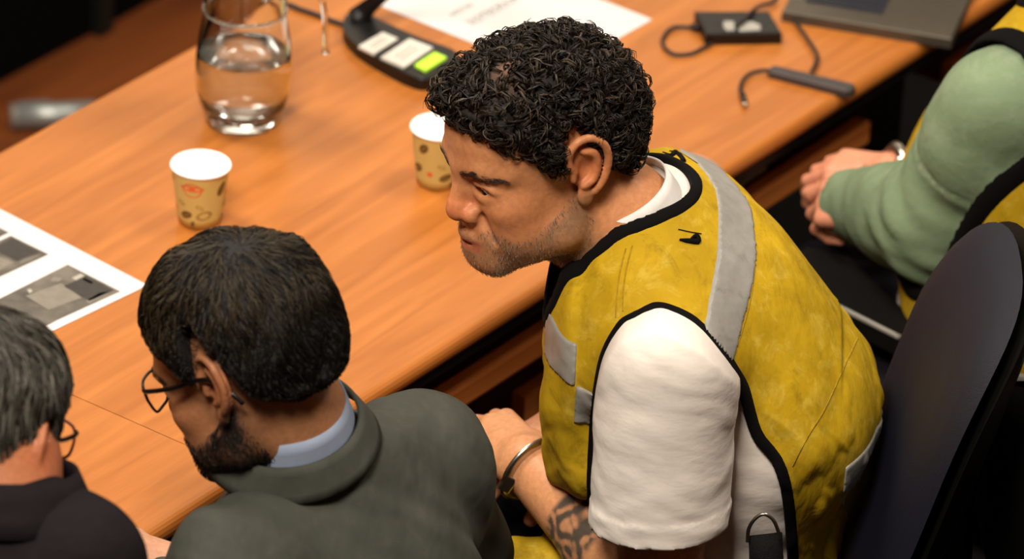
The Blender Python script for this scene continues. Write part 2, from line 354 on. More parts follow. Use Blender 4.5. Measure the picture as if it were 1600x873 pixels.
# ------------------------------------------------------------------ heads
def rot(yaw, pitch, roll):
    cy, sy, cp, sp, cr, sr = [f(math.radians(a)) for a in (yaw, pitch, roll) for f in (math.cos, math.sin)]
    Rz = np.array([[cy, -sy, 0], [sy, cy, 0], [0, 0, 1]]); Ry = np.array([[cp, 0, sp], [0, 1, 0], [-sp, 0, cp]]); Rx = np.array([[1, 0, 0], [0, cr, -sr], [0, sr, cr]])
    return Rz @ Ry @ Rx
def ear_sdf(S, sg, tilt=25, es=1., ey=0.):
    a = math.radians(tilt); A = np.array([-math.cos(a), math.sin(a)*sg, 0]); B = np.array([-.34, .10*sg, .93]); B -= A*(A@B); B /= np.linalg.norm(B)
    N = np.cross(A, B); N = N if N[1]*sg > 0 else -N; E0 = np.array([.002-ey*1.2, (.073+ey)*sg, -.004])
    L = lambda u, v, n=0.: E0+(A*u+B*v+N*n)*es
    Rm = np.stack([A, B, N], 1)
    S.add(ell(L(.010, .003, -.002), (.021, .032, .0045), Rm), .008)
    S.sub(ell(L(.0065, .000, .006), (.010, .015, .0085), Rm), .004)
    S.sub(ell(L(.009, .022, .006), (.011, .006, .005), Rm), .004)
    hx = [L(-.004, .002, .003), L(-.010, .014, .004), L(-.007, .027, .004), L(.004, .036, .005), L(.018, .034, .006), L(.028, .022, .007), L(.030, .004, .006), L(.024, -.014, .005), L(.013, -.027, .004)]
    hx = catmull(hx, 3)
    for p, q in zip(hx, hx[1:]): S.add(cone(p, q, .0038), .003)
    ah = catmull([L(.006, .022, .003), L(.017, .016, .004), L(.019, .002, .004), L(.013, -.012, .004), L(.002, -.017, .004)], 3)
    for p, q in zip(ah, ah[1:]): S.add(cone(p, q, .0034), .004)
    S.add(ell(L(.003, -.031, .001), (.009, .012, .005), Rm), .006)
    S.add(ell(L(-.008, -.003, .004), (.004, .007, .004), Rm), .003)
def head_sdf(neck, neckr, beard=0., fat=0., tilt=25, es=1., ey=0.):
    S = SDF()
    S.add(ell((-.004, 0, .026), (.094, .075, .086)))
    S.add(ell((.036, 0, .026), (.058, .062, .056)), .02)
    S.add(ell((.034, 0, -.045), (.058, .058+fat, .072)), .03)
    for s in (1, -1):
        S.add(cone((-.002, .054*s, -.055), (.012, (.053+fat)*s, -.082), .015), .03)
        S.add(cone((.012, (.050+fat)*s, -.080), (.075, .018*s, -.107), .016+beard, .016+beard), .025)
        S.add(ell((.060, .042*s, -.037), (.024, .020, .019)), .02)
        S.add(ell((.052, .036*s, -.072), (.030, .020+fat, .028)), .02)
    S.add(ell((.080, 0, -.104), (.020+beard, .026, .019+beard)), .02)
    S.add(ell((.074, 0, -.076), (.026, .032, .034)), .02)
    for s in (1, -1):
        S.add(cone((.087, .006*s, .011), (.080, .034*s, .014), .009, .008), .014)
        S.add(cone((.080, .034*s, .014), (.062, .050*s, .008), .008, .008), .012)
        S.sub(ell((.094, .031*s, -.008), (.014, .017, .011)), .012)
        S.add(ell((.072, .032*s, -.008), (.0150, .0155, .0140)), .006)
        lid = catmull([(.0855, .016*s, -.012), (.0875, .024*s, -.0035), (.0868, .033*s, -.0020), (.0810, .043*s, -.006), (.0765, .047*s, -.011)], 3)
        for p, q in zip(lid, lid[1:]): S.add(cone(p, q, .0026), .004)
        S.sub(ell((.088, .030*s, -.0092), (.010, .0135, .0056)), .002)
        bag = catmull([(.085, .017*s, -.016), (.085, .027*s, -.021), (.080, .038*s, -.021), (.074, .046*s, -.016)], 2)
        for p, q in zip(bag, bag[1:]): S.add(cone(p, q, .0035), .006)
    S.add(cone((.089, 0, .002), (.103, 0, -.030), .008, .0095), .012)
    S.add(ell((.1035, 0, -.040), (.0135, .0140, .0125)), .008)
    S.add(cone((.100, 0, -.045), (.093, 0, -.056), .0055, .005), .008)
    for s in (1, -1):
        S.add(ell((.0935, .0160*s, -.0440), (.0130, .0085, .0105)), .005)
        S.sub(ell((.0995, .0080*s, -.0525), (.0065, .0035, .0035)), .002)
        S.sub(cone((.088, .0245*s, -.046), (.082, .0345*s, -.072), .0016, .0012), .012)
    ul = catmull([(.076, -.030, -.0800), (.0945, -.012, -.0735), (.0985, 0, -.0725), (.0945, .012, -.0735), (.076, .030, -.0800)], 4)
    for p, q in zip(ul, ul[1:]): S.add(cone(p, q, .0042), .007)
    ll = catmull([(.077, -.026, -.0850), (.0925, -.011, -.0885), (.0955, 0, -.0895), (.0925, .011, -.0885), (.077, .026, -.0850)], 4)
    for p, q in zip(ll, ll[1:]): S.add(cone(p, q, .0046), .007)
    ml = catmull([(.074, -.034, -.0845), (.0975, -.012, -.0805), (.1015, 0, -.0805), (.0975, .012, -.0805), (.074, .034, -.0845)], 4)
    for p, q in zip(ml, ml[1:]): S.sub(cone(p, q, .0012), .003)
    nk = [np.array(q) for q in neck]
    S.add(cone((-.028, 0, -.035), nk[0], .050, neckr), .03)
    for p, q in zip(nk, nk[1:]): S.add(cone(p, q, neckr, neckr+.006), .03)
    S.add(cone((.020, 0, -.090), (nk[0]+np.array([.02, 0, -.005])), .030, neckr*.75), .03)
    for s in (1, -1): ear_sdf(S, s, tilt, es, ey)
    return S
def vnoise(P, f, seed=0):
    x, y, z = P.T*f
    return .5+.25*(np.sin(x+2*np.sin(y*1.3+seed)+1.3*np.sin(z*.7))+np.sin(y*1.7+2*np.sin(z*1.1+seed*2)+x*.6))
def skin_col(P, base, beard=None, bcol=(.1, .08, .07), bstr=.5):
    base = np.array(lin(base)); c = np.tile(base, (len(P), 1)); x, y, z = P.T; ay = np.abs(y)
    g = lambda cx, cy, cz, r: np.exp(-((x-cx)**2+(ay-cy)**2+(z-cz)**2)/r**2)
    red = np.clip(g(.105, .0, -.04, .022)*.9+g(.06, .05, -.04, .03)*.35+g(-.01, .085, 0, .03)*.6, 0, 1)[:, None]
    c = c*(1-red)+c*np.array([1.06, .72, .66])*red
    lipm = np.clip((.027-ay)/.006, 0, 1)*np.clip((.0085-np.abs(z+.0815+.0*ay))/.003, 0, 1)*(x > .076)
    c = c*(1-lipm[:, None]*.75)+np.array(lin('#a0523f'))*lipm[:, None]*.75
    if beard:
        zt = np.interp(x, [-.02, 0, .02, .045, .065, .08, .12], [-.02, -.03, -.050, -.062, -.070, -.060, -.058])
        b = np.clip((zt-z)/.012, 0, 1)*(1-lipm)*np.clip((x+.025)/.02, 0, 1)*np.clip((z+.155)/.02, 0, 1)
        b = b*np.clip(bstr+.25*(vnoise(P, 500)-.5)+.35*(vnoise(P, 60, 2)-.5), 0, 1)
        c = c*(1-b[:, None])+np.array(bcol)*b[:, None]
        c[:, :] = c
    return np.clip(c, 0, 1)
def cap_sdf(zh_x, zh_z, tfun, lump=0., lf=120, occ=0., ramp=.022, nz=-.075):
    S = SDF()
    base = ell((-.004, 0, .026), (.094, .075, .086))[0]
    fore = ell((.036, 0, .026), (.058, .062, .056))[0]
    oc = ell((-.020-occ, 0, .018), (.085, .070, .074))[0]
    nape = cone((-.03, 0, -.03), (-.052+(nz+.075)*.3, 0, nz), .052, .047)[0]
    def f(x, y, z):
        d = smin(smin(base(x, y, z), fore(x, y, z), .02), nape(x, y, z), .03)
        if occ: d = smin(d, oc(x, y, z), .03)
        zh = np.interp(x+0*z, zh_x, zh_z); e = np.clip((z-zh)/ramp, 0, 1); e = e*e*(3-2*e)
        b0 = .014+.020*np.clip((-.03-x)/.03, 0, 1); t = -b0+(tfun(x, y, z)+b0)*e
        d = d-t
        if lump: d = d-lump*wrinkle(x, y, z, lf, 1.3, (1, .9, .8))*e-.6*lump*wrinkle(y, z, x, lf*1.3, 4.1, (1, .7, .9))*e
        return d
    S.add((f, None)); return S
def grad(S, P, e=.0015):
    g = np.stack([S.at(P+np.eye(3)[i]*e)-S.at(P-np.eye(3)[i]*e) for i in range(3)], -1)
    return g/(np.linalg.norm(g, axis=-1)[..., None]+1e-9)
def sample_cap(V, Q, N):
    a, b, c, d = (V[Q[:, i]] for i in range(4)); ar = np.linalg.norm(np.cross(c-a, d-b), axis=1); p = ar/ar.sum()
    i = rng.choice(len(Q), N, p=p); u, v = rng.random((N, 1)), rng.random((N, 1))
    return a[i]*(1-u)*(1-v)+b[i]*u*(1-v)+c[i]*u*v+d[i]*(1-u)*v
def build_head(body, pos, R, s, neck_w, neckr, skin, beard=None, bcol=(.1, .08, .07), bstr=.5, beardt=0., h=.0019, fat=0., tilt=25, es=1., ey=0.):
    """adds the head's skin to the list `body` as (V, F, colour); neck_w are world points"""
    inv = lambda p: (np.array(p)-pos) @ R / s
    nk = [inv(p) for p in neck_w]
    S = head_sdf(nk, neckr, beardt, fat, tilt, es, ey)
    lo = np.array([-.115, -.11, -.155]); hi = np.array([.13, .11, .125])
    for p in nk: lo = np.minimum(lo, p-neckr-.02); hi = np.maximum(hi, p+neckr+.02)
    V, Q = S.mesh(lo, hi, h)
    c = skin_col(V, skin, beard, bcol, bstr)
    body.append((xf(R, pos, s, V), Q, c)); return S
def eyes(root, pos, R, s, gaze=(1, 0, -.5)):
    for sg in (1, -1):
        c = np.array([.0735, .0315*sg, -.0085]); bm = bmesh.new(); bmesh.ops.create_uvsphere(bm, u_segments=24, v_segments=16, radius=.0128)
        me = bmesh_arr(bm); e = mk('eye', xf(R, pos, s, me[0]+c), me[1], M['eye'], root)
        g = np.array(gaze, float); g /= np.linalg.norm(g)
        bm = bmesh.new(); bmesh.ops.create_uvsphere(bm, u_segments=20, v_segments=12, radius=.0062); me = bmesh_arr(bm)
        mk('iris', xf(R, pos, s, me[0]+c+g*.0082), me[1], M['iris'], e)
def bmesh_arr(bm):
    bmesh.ops.triangulate(bm, faces=bm.faces); bm.verts.ensure_lookup_table(); bm.verts.index_update()
    V = np.array([v.co[:] for v in bm.verts]); F = np.array([[v.index for v in f.verts] for f in bm.faces]); bm.free(); return V, F
def brows(root, pos, R, s, S, col, n=260, th=.0021):
    for sg in (1, -1):
        t = rng.random(n); c = np.stack([np.interp(t, [0, .5, 1], [.096, .088, .066]), sg*np.interp(t, [0, .5, 1], [.010, .031, .052]), np.interp(t, [0, .5, 1], [.008, .0155, .008])], 1)
        c[:, 2] += rng.normal(0, th, n)*np.interp(t, [0, .4, 1], [1.2, 1, .5])
        for _ in range(3): g = grad(S, c); c -= g*S.at(c)[:, None]
        d = np.stack([-.35*np.ones(n), sg*np.ones(n), np.interp(t, [0, .4, 1], [.7, .1, -.3])], 1); d -= g*(d*g).sum(1)[:, None]; d /= np.linalg.norm(d, axis=1)[:, None]
        L = .008; P = np.stack([c+d*L*k/4+g*(.0006+.001*math.sin(k*.8)) for k in range(5)], 1)
        strands('eyebrow', xf(R, pos, s, P), .00032, np.tile(col, (len(P), 1)), M['hair'], root)
def stubble(root, pos, R, s, S, n, cols, L=.003, dens=1.):
    x = rng.uniform(-.012, .1, n*4); y = rng.uniform(-.07, .07, n*4); z = rng.uniform(-.14, -.04, n*4)
    zt = np.interp(x, [-.02, 0, .02, .045, .065, .08, .12], [-.02, -.03, -.050, -.062, -.070, -.060, -.058])
    P = np.stack([x, y, z], 1)[z < zt]
    for _ in range(4): g = grad(S, P); P = P-g*S.at(P)[:, None]
    zt = np.interp(P[:, 0], [-.02, 0, .02, .045, .065, .08, .12], [-.02, -.03, -.050, -.062, -.070, -.060, -.058])
    keep = (P[:, 2] < zt) & (P[:, 2] > -.142) & (P[:, 0] > -.015) & ~((np.abs(P[:, 2]+.0815) < .0085) & (np.abs(P[:, 1]) < .027))
    P = P[keep][:n]; g = grad(S, P); d = np.array([.1, 0, -1.]) + rng.normal(0, .35, P.shape); d -= g*(d*g).sum(1)[:, None]; d /= np.linalg.norm(d, axis=1)[:, None]
    Q = np.stack([P+d*L*k/3+g*L*.18*k for k in range(4)], 1)
    c = np.array(cols)[rng.integers(0, len(cols), len(P))]
    return strands('beard', xf(R, pos, s, Q), (.00019 if L < .0033 else .00026) if L < .004 else .0004, c, M['hair'], root)
def flow_hair(S, P, dirf, L, K, lift, jit, clump=0):
    """combed paths that run over the surface S from the roots P"""
    N = len(P); out = [P]; p = P.copy(); st = (L/(K-1))[:, None] if hasattr(L, '__len__') else L/(K-1)
    ofs = rng.random(N)[:, None]*.003; j0 = rng.normal(0, jit, P.shape)
    for k in range(1, K):
        g = grad(S, p); d = dirf(p)+j0; d = d-g*(d*g).sum(1)[:, None]; d /= np.linalg.norm(d, axis=1)[:, None]+1e-9
        p = p+d*st; g = grad(S, p); p = p-g*(S.at(p)[:, None]-(ofs+lift*math.sin(math.pi*k/(K-1))))*.8; out.append(p.copy())
    return np.stack(out, 1)

# ------------------------------------------------------------------ hands and bodies
def unit(v): v = np.array(v, float); return v/np.linalg.norm(v)
def hand_sdf(S, wrist, d, n, thumb, curl=(35, 50, 35), s=1., spread=.0, thumb_dir=None, stagger=(0, 0, 0, 0)):
    """d finger direction, n back of the hand, thumb = vector to the thumb side"""
    d = unit(d); n = np.array(n, float); n = unit(n-d*(n@d)); t = np.cross(n, d); t = t if t@np.array(thumb) > 0 else -t; w0 = np.array(wrist, float)
    offs = [.030, .010, -.010, -.029]; kl = [.088, .091, .086, .078]; FL = [(.042, .026, .020), (.046, .029, .021), (.042, .027, .020), (.033, .021, .018)]
    for i in range(4):
        k = w0+(d*kl[i]+t*offs[i]-n*(.004*abs(i-1)))*s; b = w0+(t*offs[i]*.62+d*.004)*s
        S.add(cone(b, k, .0155*s, .0118*s), .012*s)
    S.add(cone(w0-d*.004, w0+(d*.05-n*.006)*s, .022*s, .018*s), .014*s)
    for i in range(4):
        p = w0+(d*kl[i]+t*offs[i]-n*(.004*abs(i-1)))*s; a = 0.; dd = unit(d+t*spread*(1.5-i)); r = .0098 if i < 3 else .0086
        for q in range(3):
            a += math.radians(curl[q]+stagger[i]); v = dd*math.cos(a)-n*math.sin(a); e = p+v*FL[i][q]*s
            S.add(cone(p, e, (r-.0007*q)*s, (r-.0007*(q+1))*s), .003*s); p = e
    td = thumb_dir if thumb_dir is not None else d*.75+t*.55-n*.35; td = unit(td)
    a = w0+(d*.012+t*.020-n*.006)*s; b = a+unit(d*.7+t*.75-n*.3)*.042*s; c = b+td*.034*s; e = c+unit(td+d*.25-t*.1)*.027*s
    S.add(cone(a, b, .0165*s, .0125*s), .012*s); S.add(cone(b, c, .0118*s, .0105*s), .005*s); S.add(cone(c, e, .0108*s, .0088*s), .003*s)
def bbox_of(S, pad=.01):
    lo = np.min([o[1][1][0] for o in S.ops if o[1][1] is not None], 0); hi = np.max([o[1][1][1] for o in S.ops if o[1][1] is not None], 0); return lo-pad, hi+pad
def flat_skin(V, base): return np.tile(np.array(lin(base)), (len(V), 1))
def join_body(name, parts, root):
    V = np.vstack([p[0] for p in parts]); o = 0; F = []; c = np.vstack([p[2] for p in parts])
    for p in parts: F.append(p[1]+o); o += len(p[0])
    return mk(name, V, np.vstack(F), M['skin'], root, col=c)
def band(name, lo, up, th, m, root, closed=True, nsub=3):
    """strip of cloth between two loops of points, with thickness"""
    lo = np.array(lo, float); up = np.array(up, float); N = len(lo); rows = [lo+(up-lo)*k/nsub for k in range(nsub+1)]
    G = np.stack(rows, 0); dU = np.gradient(G, axis=1); dV = np.gradient(G, axis=0); n = np.cross(dU, dV); n /= np.linalg.norm(n, axis=2)[..., None]+1e-12
    A = G+n*th/2; B = G-n*th/2; R_ = nsub+1; V = np.vstack([A.reshape(-1, 3), B.reshape(-1, 3)]); F = []; o = R_*N
    L = N if closed else N-1
    for r in range(nsub):
        for i in range(L):
            j = (i+1) % N; F.append((r*N+i, r*N+j, (r+1)*N+j, (r+1)*N+i)); F.append((o+r*N+i, o+(r+1)*N+i, o+(r+1)*N+j, o+r*N+j))
    for i in range(L):
        j = (i+1) % N; F.append((i, o+i, o+j, j)); F.append((nsub*N+i, nsub*N+j, o+nsub*N+j, o+nsub*N+i))
    if not closed:
        for r in range(nsub): F.append((r*N, (r+1)*N, o+(r+1)*N, o+r*N)); F.append((r*N+N-1, o+r*N+N-1, o+(r+1)*N+N-1, (r+1)*N+N-1))
    return mk(name, V, F, m, root)
def ring(c, ax, r, n=40, sx=1., fwd=(1, 0, 0), a0=0, a1=360, front=0.):
    ax = unit(ax); f = np.array(fwd, float); f = unit(f-ax*(f@ax)); l = np.cross(ax, f)
    A = np.radians(np.linspace(a0, a1, n, endpoint=(a1-a0) < 360))
    return [np.array(c)+f*math.cos(a)*r*sx+l*math.sin(a)*r+ax*front*math.cos(a) for a in A]

# ================================================================== setting and desks
eA, eB = PZ(215, 850), PZ(1446, 66); U = unit((eB-eA)*[1, 1, 0]); NI = np.array([-U[1], U[0], 0]); ANG = math.atan2(U[1], U[0])
EO = eA.copy(); EO[2] = 0
def tb(u, n, z=0.): return EO+U*u+NI*n+np.array([0, 0, z])
def uv(p): q = np.array(p)-EO; return float(q@U), float(q@NI)
TW = uv(PZ(153, 149))[1]
seam = uv(PZ(200, 655))[0]
struct(box('floor', (0, -.5, -.01), (12, 15, .02), M['carpet']))
struct(box('ceiling', (0, -.5, 5.21), (12, 15, .02), M['ceil'])); struct(box('wall_left', (-6.01, -.5, 2.6), (.02, 15, 5.2), M['wall'])); struct(box('wall_right', (6.01, -.5, 2.6), (.02, 15, 5.2), M['wall'])); struct(box('wall_back', (0, -8.01, 2.6), (12, .02, 5.2), M['wall'])); struct(box('wall_front', (0, 7.01, 2.6), (12, .02, 5.2), M['ceil']))
pf = PZ(125, 73, 0); nfar = uv(pf)[1]; W0 = TW+.12
f = box('trim_1', (0, 0, 0), (6, nfar-W0, .012), M['floorwood']); f.location = tuple(tb(.6, (nfar+W0)/2, .006)); f.rotation_euler = (0, 0, ANG); struct(f)
wl = box('wall_far', (0, 0, 0), (6, .06, 1.1), M['black']); wl.location = tuple(tb(.6, nfar+.03, .55)); wl.rotation_euler = (0, 0, ANG); struct(wl)
pu = uv(PZ(155, 60, 0))[0]
ps = box('trim_2', (0, 0, 0), (.03, .02, 1.1), M['post']); ps.location = tuple(tb(pu, nfar-.01, .55)); ps.rotation_euler = (0, 0, ANG); struct(ps)

def rounded_top(L, W, z0, z1, r=.010):
    """desk top with softly rounded long edges, local x along the desk"""
    bm = bmesh.new(); prof = []
    for a in np.linspace(-90, 90, 9): prof.append((-W/2+r-r*math.cos(math.radians(a)), (z0+z1)/2+(z1-z0)/2*math.sin(math.radians(a))))
    for a in np.linspace(90, -90, 9): prof.append((W/2-r+r*math.cos(math.radians(a)), (z0+z1)/2+(z1-z0)/2*math.sin(math.radians(a))))
    ra = [bm.verts.new((-L/2, y, z)) for y, z in prof]; rb = [bm.verts.new((L/2, y, z)) for y, z in prof]; n = len(prof)
    for i in range(n): bm.faces.new((ra[i], ra[(i+1) % n], rb[(i+1) % n], rb[i]))
    bm.faces.new(ra[::-1]); bm.faces.new(rb); return bm
def desk(u0, u1, label, legs, rails):
    L = u1-u0; c = tb((u0+u1)/2, TW/2); t = thing('desk', label, 'desk', tuple(c), ANG)
    lb = lambda name, ua, ub, na, nb, za, zb, m, par=t, bevel=0: box(name, ((ua+ub)/2-(u0+u1)/2, (na+nb)/2-TW/2, (za+zb)/2), (ub-ua, nb-na, zb-za), m, par, bevel=bevel, world=False)
    bobj('desk_top', rounded_top(L, TW, .714, .74), M['desk'], t, world=False)
    lb('edge_lipping', u0+.002, u1-.002, .006, .022, .700, .7135, M['plastic'])
    for a, b in rails:
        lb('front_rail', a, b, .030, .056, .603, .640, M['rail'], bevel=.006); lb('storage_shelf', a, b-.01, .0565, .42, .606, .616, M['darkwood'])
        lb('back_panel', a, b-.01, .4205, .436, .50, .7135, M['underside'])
    for a in legs:
        lb('leg_panel', a-.045, a+.045, .10, .17, .02, .7135, M['plastic']); lb('leg_panel', a-.03, a+.03, TW-.17, TW-.10, .02, .7135, M['plastic']); lb('foot', a-.03, a+.03, .03, TW-.03, 0, .0195, M['plastic'])
    return t
uleg = uv(PZ(1405, 150, .60))[0]; uend = uv(PZ(1370, 190, .64))[0]; us = uv(PZ(735, 590, .5))[0]
dk = desk(seam+.0006, seam+2.3, 'long cherry-veneer desk carrying the jug, cups, microphone and laptop', [uleg, seam+.12], [(seam+.17, uend), (uleg+.06, seam+2.25)])
desk(seam-1.5, seam-.0006, 'cherry-veneer desk at the lower left, joined to the long desk at a thin seam', [seam-.055, seam-1.3], [(seam-1.25, seam-.17)])
# panel of the desk pedestal seen below the rail
def dbox(name, ua, ub, na, nb, za, zb, m, bevel=0): return box(name, tb((ua+ub)/2, (na+nb)/2, (za+zb)/2), (ub-ua, nb-na, zb-za), m, dk, rot=Matrix.Rotation(ANG, 3, 'Z'), bevel=bevel)
pu_ = uv(PY(775, 600, .12))
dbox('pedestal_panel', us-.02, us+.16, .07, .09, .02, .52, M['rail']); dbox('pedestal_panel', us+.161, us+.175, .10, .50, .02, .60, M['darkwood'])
q = PZ(1172, 262, .66); uq, nq = uv(q); dbox('cable_socket', uq-.032, uq+.032, nq-.006, nq+.012, .645, .672, M['trimgrey'], bevel=.002)

# ------------------------------------------------------------------ things on the desk
def jug():
    b = PZ(379, 186, .7407); t = thing('water_jug', 'glass jug half full of water standing on the desk', 'jug', tuple(b))
    out = [(.0, .0), (.044, .0), (.0485, .003), (.0495, .012), (.0560, .030), (.0610, .050), (.0622, .070), (.0610, .095), (.0580, .120), (.0540, .142), (.0520, .156), (.0518, .164), (.0535, .180), (.0560, .205), (.058, .225)]
    inn = [(.0555, .225), (.0535, .205), (.0510, .180), (.0490, .164), (.0495, .156), (.0515, .142), (.0555, .120), (.0585, .095), (.0597, .070), (.0585, .050), (.0535, .031), (.0450, .017), (.020, .013), (.0, .0125)]
    bm = bmesh.new(); lathe(bm, out+inn, (0, 0, 0), 72); bmesh.ops.remove_doubles(bm, verts=bm.verts, dist=1e-5); bobj('jug_body', bm, M['glass'], t, True, world=False)
    bm = bmesh.new(); wp = [(0, .0128), (.020, .0133), (.0449, .0173), (.0534, .0312), (.0584, .0502), (.0596, .070), (.0584, .094), (.0575, .0975), (.055, .0965), (0, .0963)]
    lathe(bm, wp, (0, 0, 0), 72); bmesh.ops.remove_doubles(bm, verts=bm.verts, dist=1e-5); bobj('water', bm, M['water'], t, True, world=False)
    bm = bmesh.new(); V, F = tube_arr(ring((0, 0, .160), (0, 0, 1), .0525, 60), .0022, 8, None, True); mk('neck_ring', V, F, M['glass'], t, world=False)
    tube('jug_handle', [(.054, -.01, .198), (.075, -.012, .200), (.094, -.012, .190), (.1005, -.012, .165), (.1025, -.012, .135), (.1035, -.012, .115), (.104, -.012, .108)], [.0055, .005, .0045, .004, .0038, .004, .0052], M['glass'], t, 10, world=False)
jug()
def cup(px, py, label, rz):
    b = PZ(px, py, .7405); t = thing('paper_cup', label, 'cup', tuple(b), rz, 'printed paper coffee cups')
    H_, r0, r1 = .0775, .0262, .0352
    bm = bmesh.new(); prof = [(0, .003), (r0-.001, .003), (r0, 0), (r0+.0006, 0)]+[(r0+(r1-r0)*k/6+.0006, H_*k/6) for k in range(1, 7)]
    lathe(bm, prof, (0, 0, 0), 56, caps=False); bobj('cup_wall', bm, M['cup'], t, True, world=False)
    bm = bmesh.new(); lathe(bm, [(r1+.0006, H_-.001), (r1+.0005, H_+.0008), (r1-.0004, H_+.0002), (r1-.0022, H_-.006), (r0-.0002, .008), (0, .0075)], (0, 0, 0), 56, caps=False)
    V, F = tube_arr(ring((0, 0, H_), (0, 0, 1), r1+.0009, 56), .0019, 8, None, True); bobj('cup_lining', bm, M['cupwhite'], t, True, world=False); mk('rim', V, F, M['cupwhite'], t, world=False)
    def patch(name, a0, z0, w, h, tilt, m, inner=0., seg=22, dr=.0009, arc=None):
        V = []; F = []; n = seg
        for k in range(n):
            th = 2*math.pi*k/n
            for rr in (1., inner):
                u = math.cos(th)*w*rr; v = math.sin(th)*h*rr; u, v = u*math.cos(tilt)-v*math.sin(tilt), u*math.sin(tilt)+v*math.cos(tilt)
                z = z0+v; r = r0+(r1-r0)*z/H_+dr; a = a0+u/r; V.append((r*math.cos(a), r*math.sin(a), z))
        F = [(2*k, 2*((k+1) % n), 2*((k+1) % n)+1, 2*k+1) for k in range(n)]
        return mk(name, V, F, m, t, world=False, smooth=False)
    A = -math.pi/2
    spec = [(-.55, .020, .0068, .0040, .35, 'bean'), (.25, .021, .0085, .0050, .3, 'bean_light'), (.95, .056, .0078, .0045, 1.1, 'bean'), (-.75, .036, .0042, .0022, -.4, 'bean_light'), (.05, .033, .0045, .002, -.5, 'bean_light'), (-.25, .008, .0035, .002, 1.4, 'bean'), (-1.5, .060, .0070, .0045, .8, 'bean'), (1.6, .030, .0080, .0050, .2, 'bean'), (-1.9, .028, .0075, .0045, .5, 'bean'), (1.2, .012, .0040, .0025, 1.2, 'bean_light'), (2.5, .05, .008, .005, .7, 'bean'), (2.9, .022, .008, .005, .3, 'bean'), (-2.6, .045, .008, .005, .9, 'bean_light')]
    for a, z, w_, h_, tl, m in spec:
        w_ *= 1.25; h_ *= 1.25; p = patch('bean_print', A+a, z, w_, h_, tl, M[m], .62 if m == 'bean_light' else .0)
        if m == 'bean': patch('bean_crease', A+a, z, w_*.75, h_*.14, tl, M['bean_light'], 0, dr=.0012)
    for a in (-.25, 2.2): patch('logo_oval', A+a, .058, .0125, .0105, 0, M['orange'], .86); patch('logo_band', A+a, .0605, .0155, .0042, 0, M['orange'], 0, dr=.0011)
    for a, z in ((-1.25, .024), (1.35, .046)): patch('logo_band', A+a, z, .0040, .0035, 0, M['orange'], 0)
    return t
cup(312, 343, 'paper coffee cup with bean print standing in front of the glass jug', 0)
cup(684, 283, 'paper coffee cup half hidden behind the curly-haired man\'s face', .9)

def prism(name, pts, z0, z1, m, parent, bevel=.0):
    """horizontal outline given as photograph points on the level z1, extruded from z0 to z1"""
    bm = bmesh.new(); P = [PZ(a, b, z1) for a, b in pts] if len(pts[0]) == 2 else pts
    lo = [bm.verts.new((p[0], p[1], z0)) for p in P]; hi = [bm.verts.new((p[0], p[1], z1)) for p in P]; n = len(P)
    for i in range(n): bm.faces.new((lo[i], lo[(i+1) % n], hi[(i+1) % n], hi[i]))
    bm.faces.new(lo[::-1]); top = bm.faces.new(hi)
    if bevel: bmesh.ops.bevel(bm, geom=[e for e in top.edges], offset=bevel, segments=3, affect='EDGES', profile=.5)
    return bobj(name, bm, m, parent)
def mic():
    c = PZ(620, 80); t = thing('microphone', 'black desk microphone base with two pale labels and a green one', 'microphone', tuple(c))
    out = catmull([(536, 28), (538, 48), (560, 72), (600, 97), (640, 117), (668, 122), (695, 105), (716, 84), (700, 74), (655, 58), (610, 38), (575, 22), (550, 17), (536, 28)], 4)[:-1]
    P = [PZ(a, b, .758) for a, b in out]; base = prism('microphone_base', P, .7402, .758, M['plastic'], t, .004)
    for nm, pts, m in (('button_label', [(560, 72), (598, 50), (622, 60), (584, 84)], 'label'), ('button_label', [(595, 89), (640, 60), (677, 74), (631, 105)], 'label'), ('green_label', [(648, 101), (679, 81), (698, 89), (665, 110)], 'green')):
        o = prism(nm, [PZ(a, b, .7615) for a, b in pts], .7582, .7615, M[m], t)
        if m == 'label':
            q = np.array([PZ(a, b, .7618) for a, b in pts]); cc = q.mean(0); e1 = (q[1]-q[0])*.30; e2 = (q[3]-q[0])
            for k in (-.12, .10): p0 = cc+e2*k; prism('printed_line', [p0-e1-e2*.04, p0+e1-e2*.04, p0+e1+e2*.04, p0-e1+e2*.04], .7616, .7618, M['print_grey'], o)
        else:
            q = np.array([PZ(a, b, .7618) for a, b in pts]); cc = q.mean(0); e1 = (q[1]-q[0])*.16; e2 = (q[3]-q[0])*.05; prism('printed_line', [cc-e1-e2, cc+e1-e2, cc+e1+e2, cc-e1+e2], .7616, .7618, M['bean_light'], o)
    o = t['label'] and t.children[3] if len(t.children) > 3 else None
    s0 = PZ(561, 28, .757); tube('gooseneck', [s0, s0+np.array([.008, 0, .012]), PY(583, 5, s0[1]-.005), PY(610, -18, s0[1]-.02), PY(660, -60, s0[1]-.06), PY(720, -100, s0[1]-.12)], [.017, .0125, .0105, .009, .006, .006], M['plastic'], t, 10)
    h0 = PY(720, -100, s0[1]-.12); tube('microphone_head', [h0, h0+np.array([.02, -.02, .010]), h0+np.array([.05, -.05, .02])], [.010, .013, .010], M['plastic'], t, 12)
    tube('cable', [PZ(541, 40, .745), PZ(515, 31, .744), PZ(492, 22, .744), PZ(468, 14, .744), PZ(446, 6, .744), PZ(446, 6, .742)+NI*.035-[0, 0, .012]], .0035, M['rubber'], t, 8)
mic()
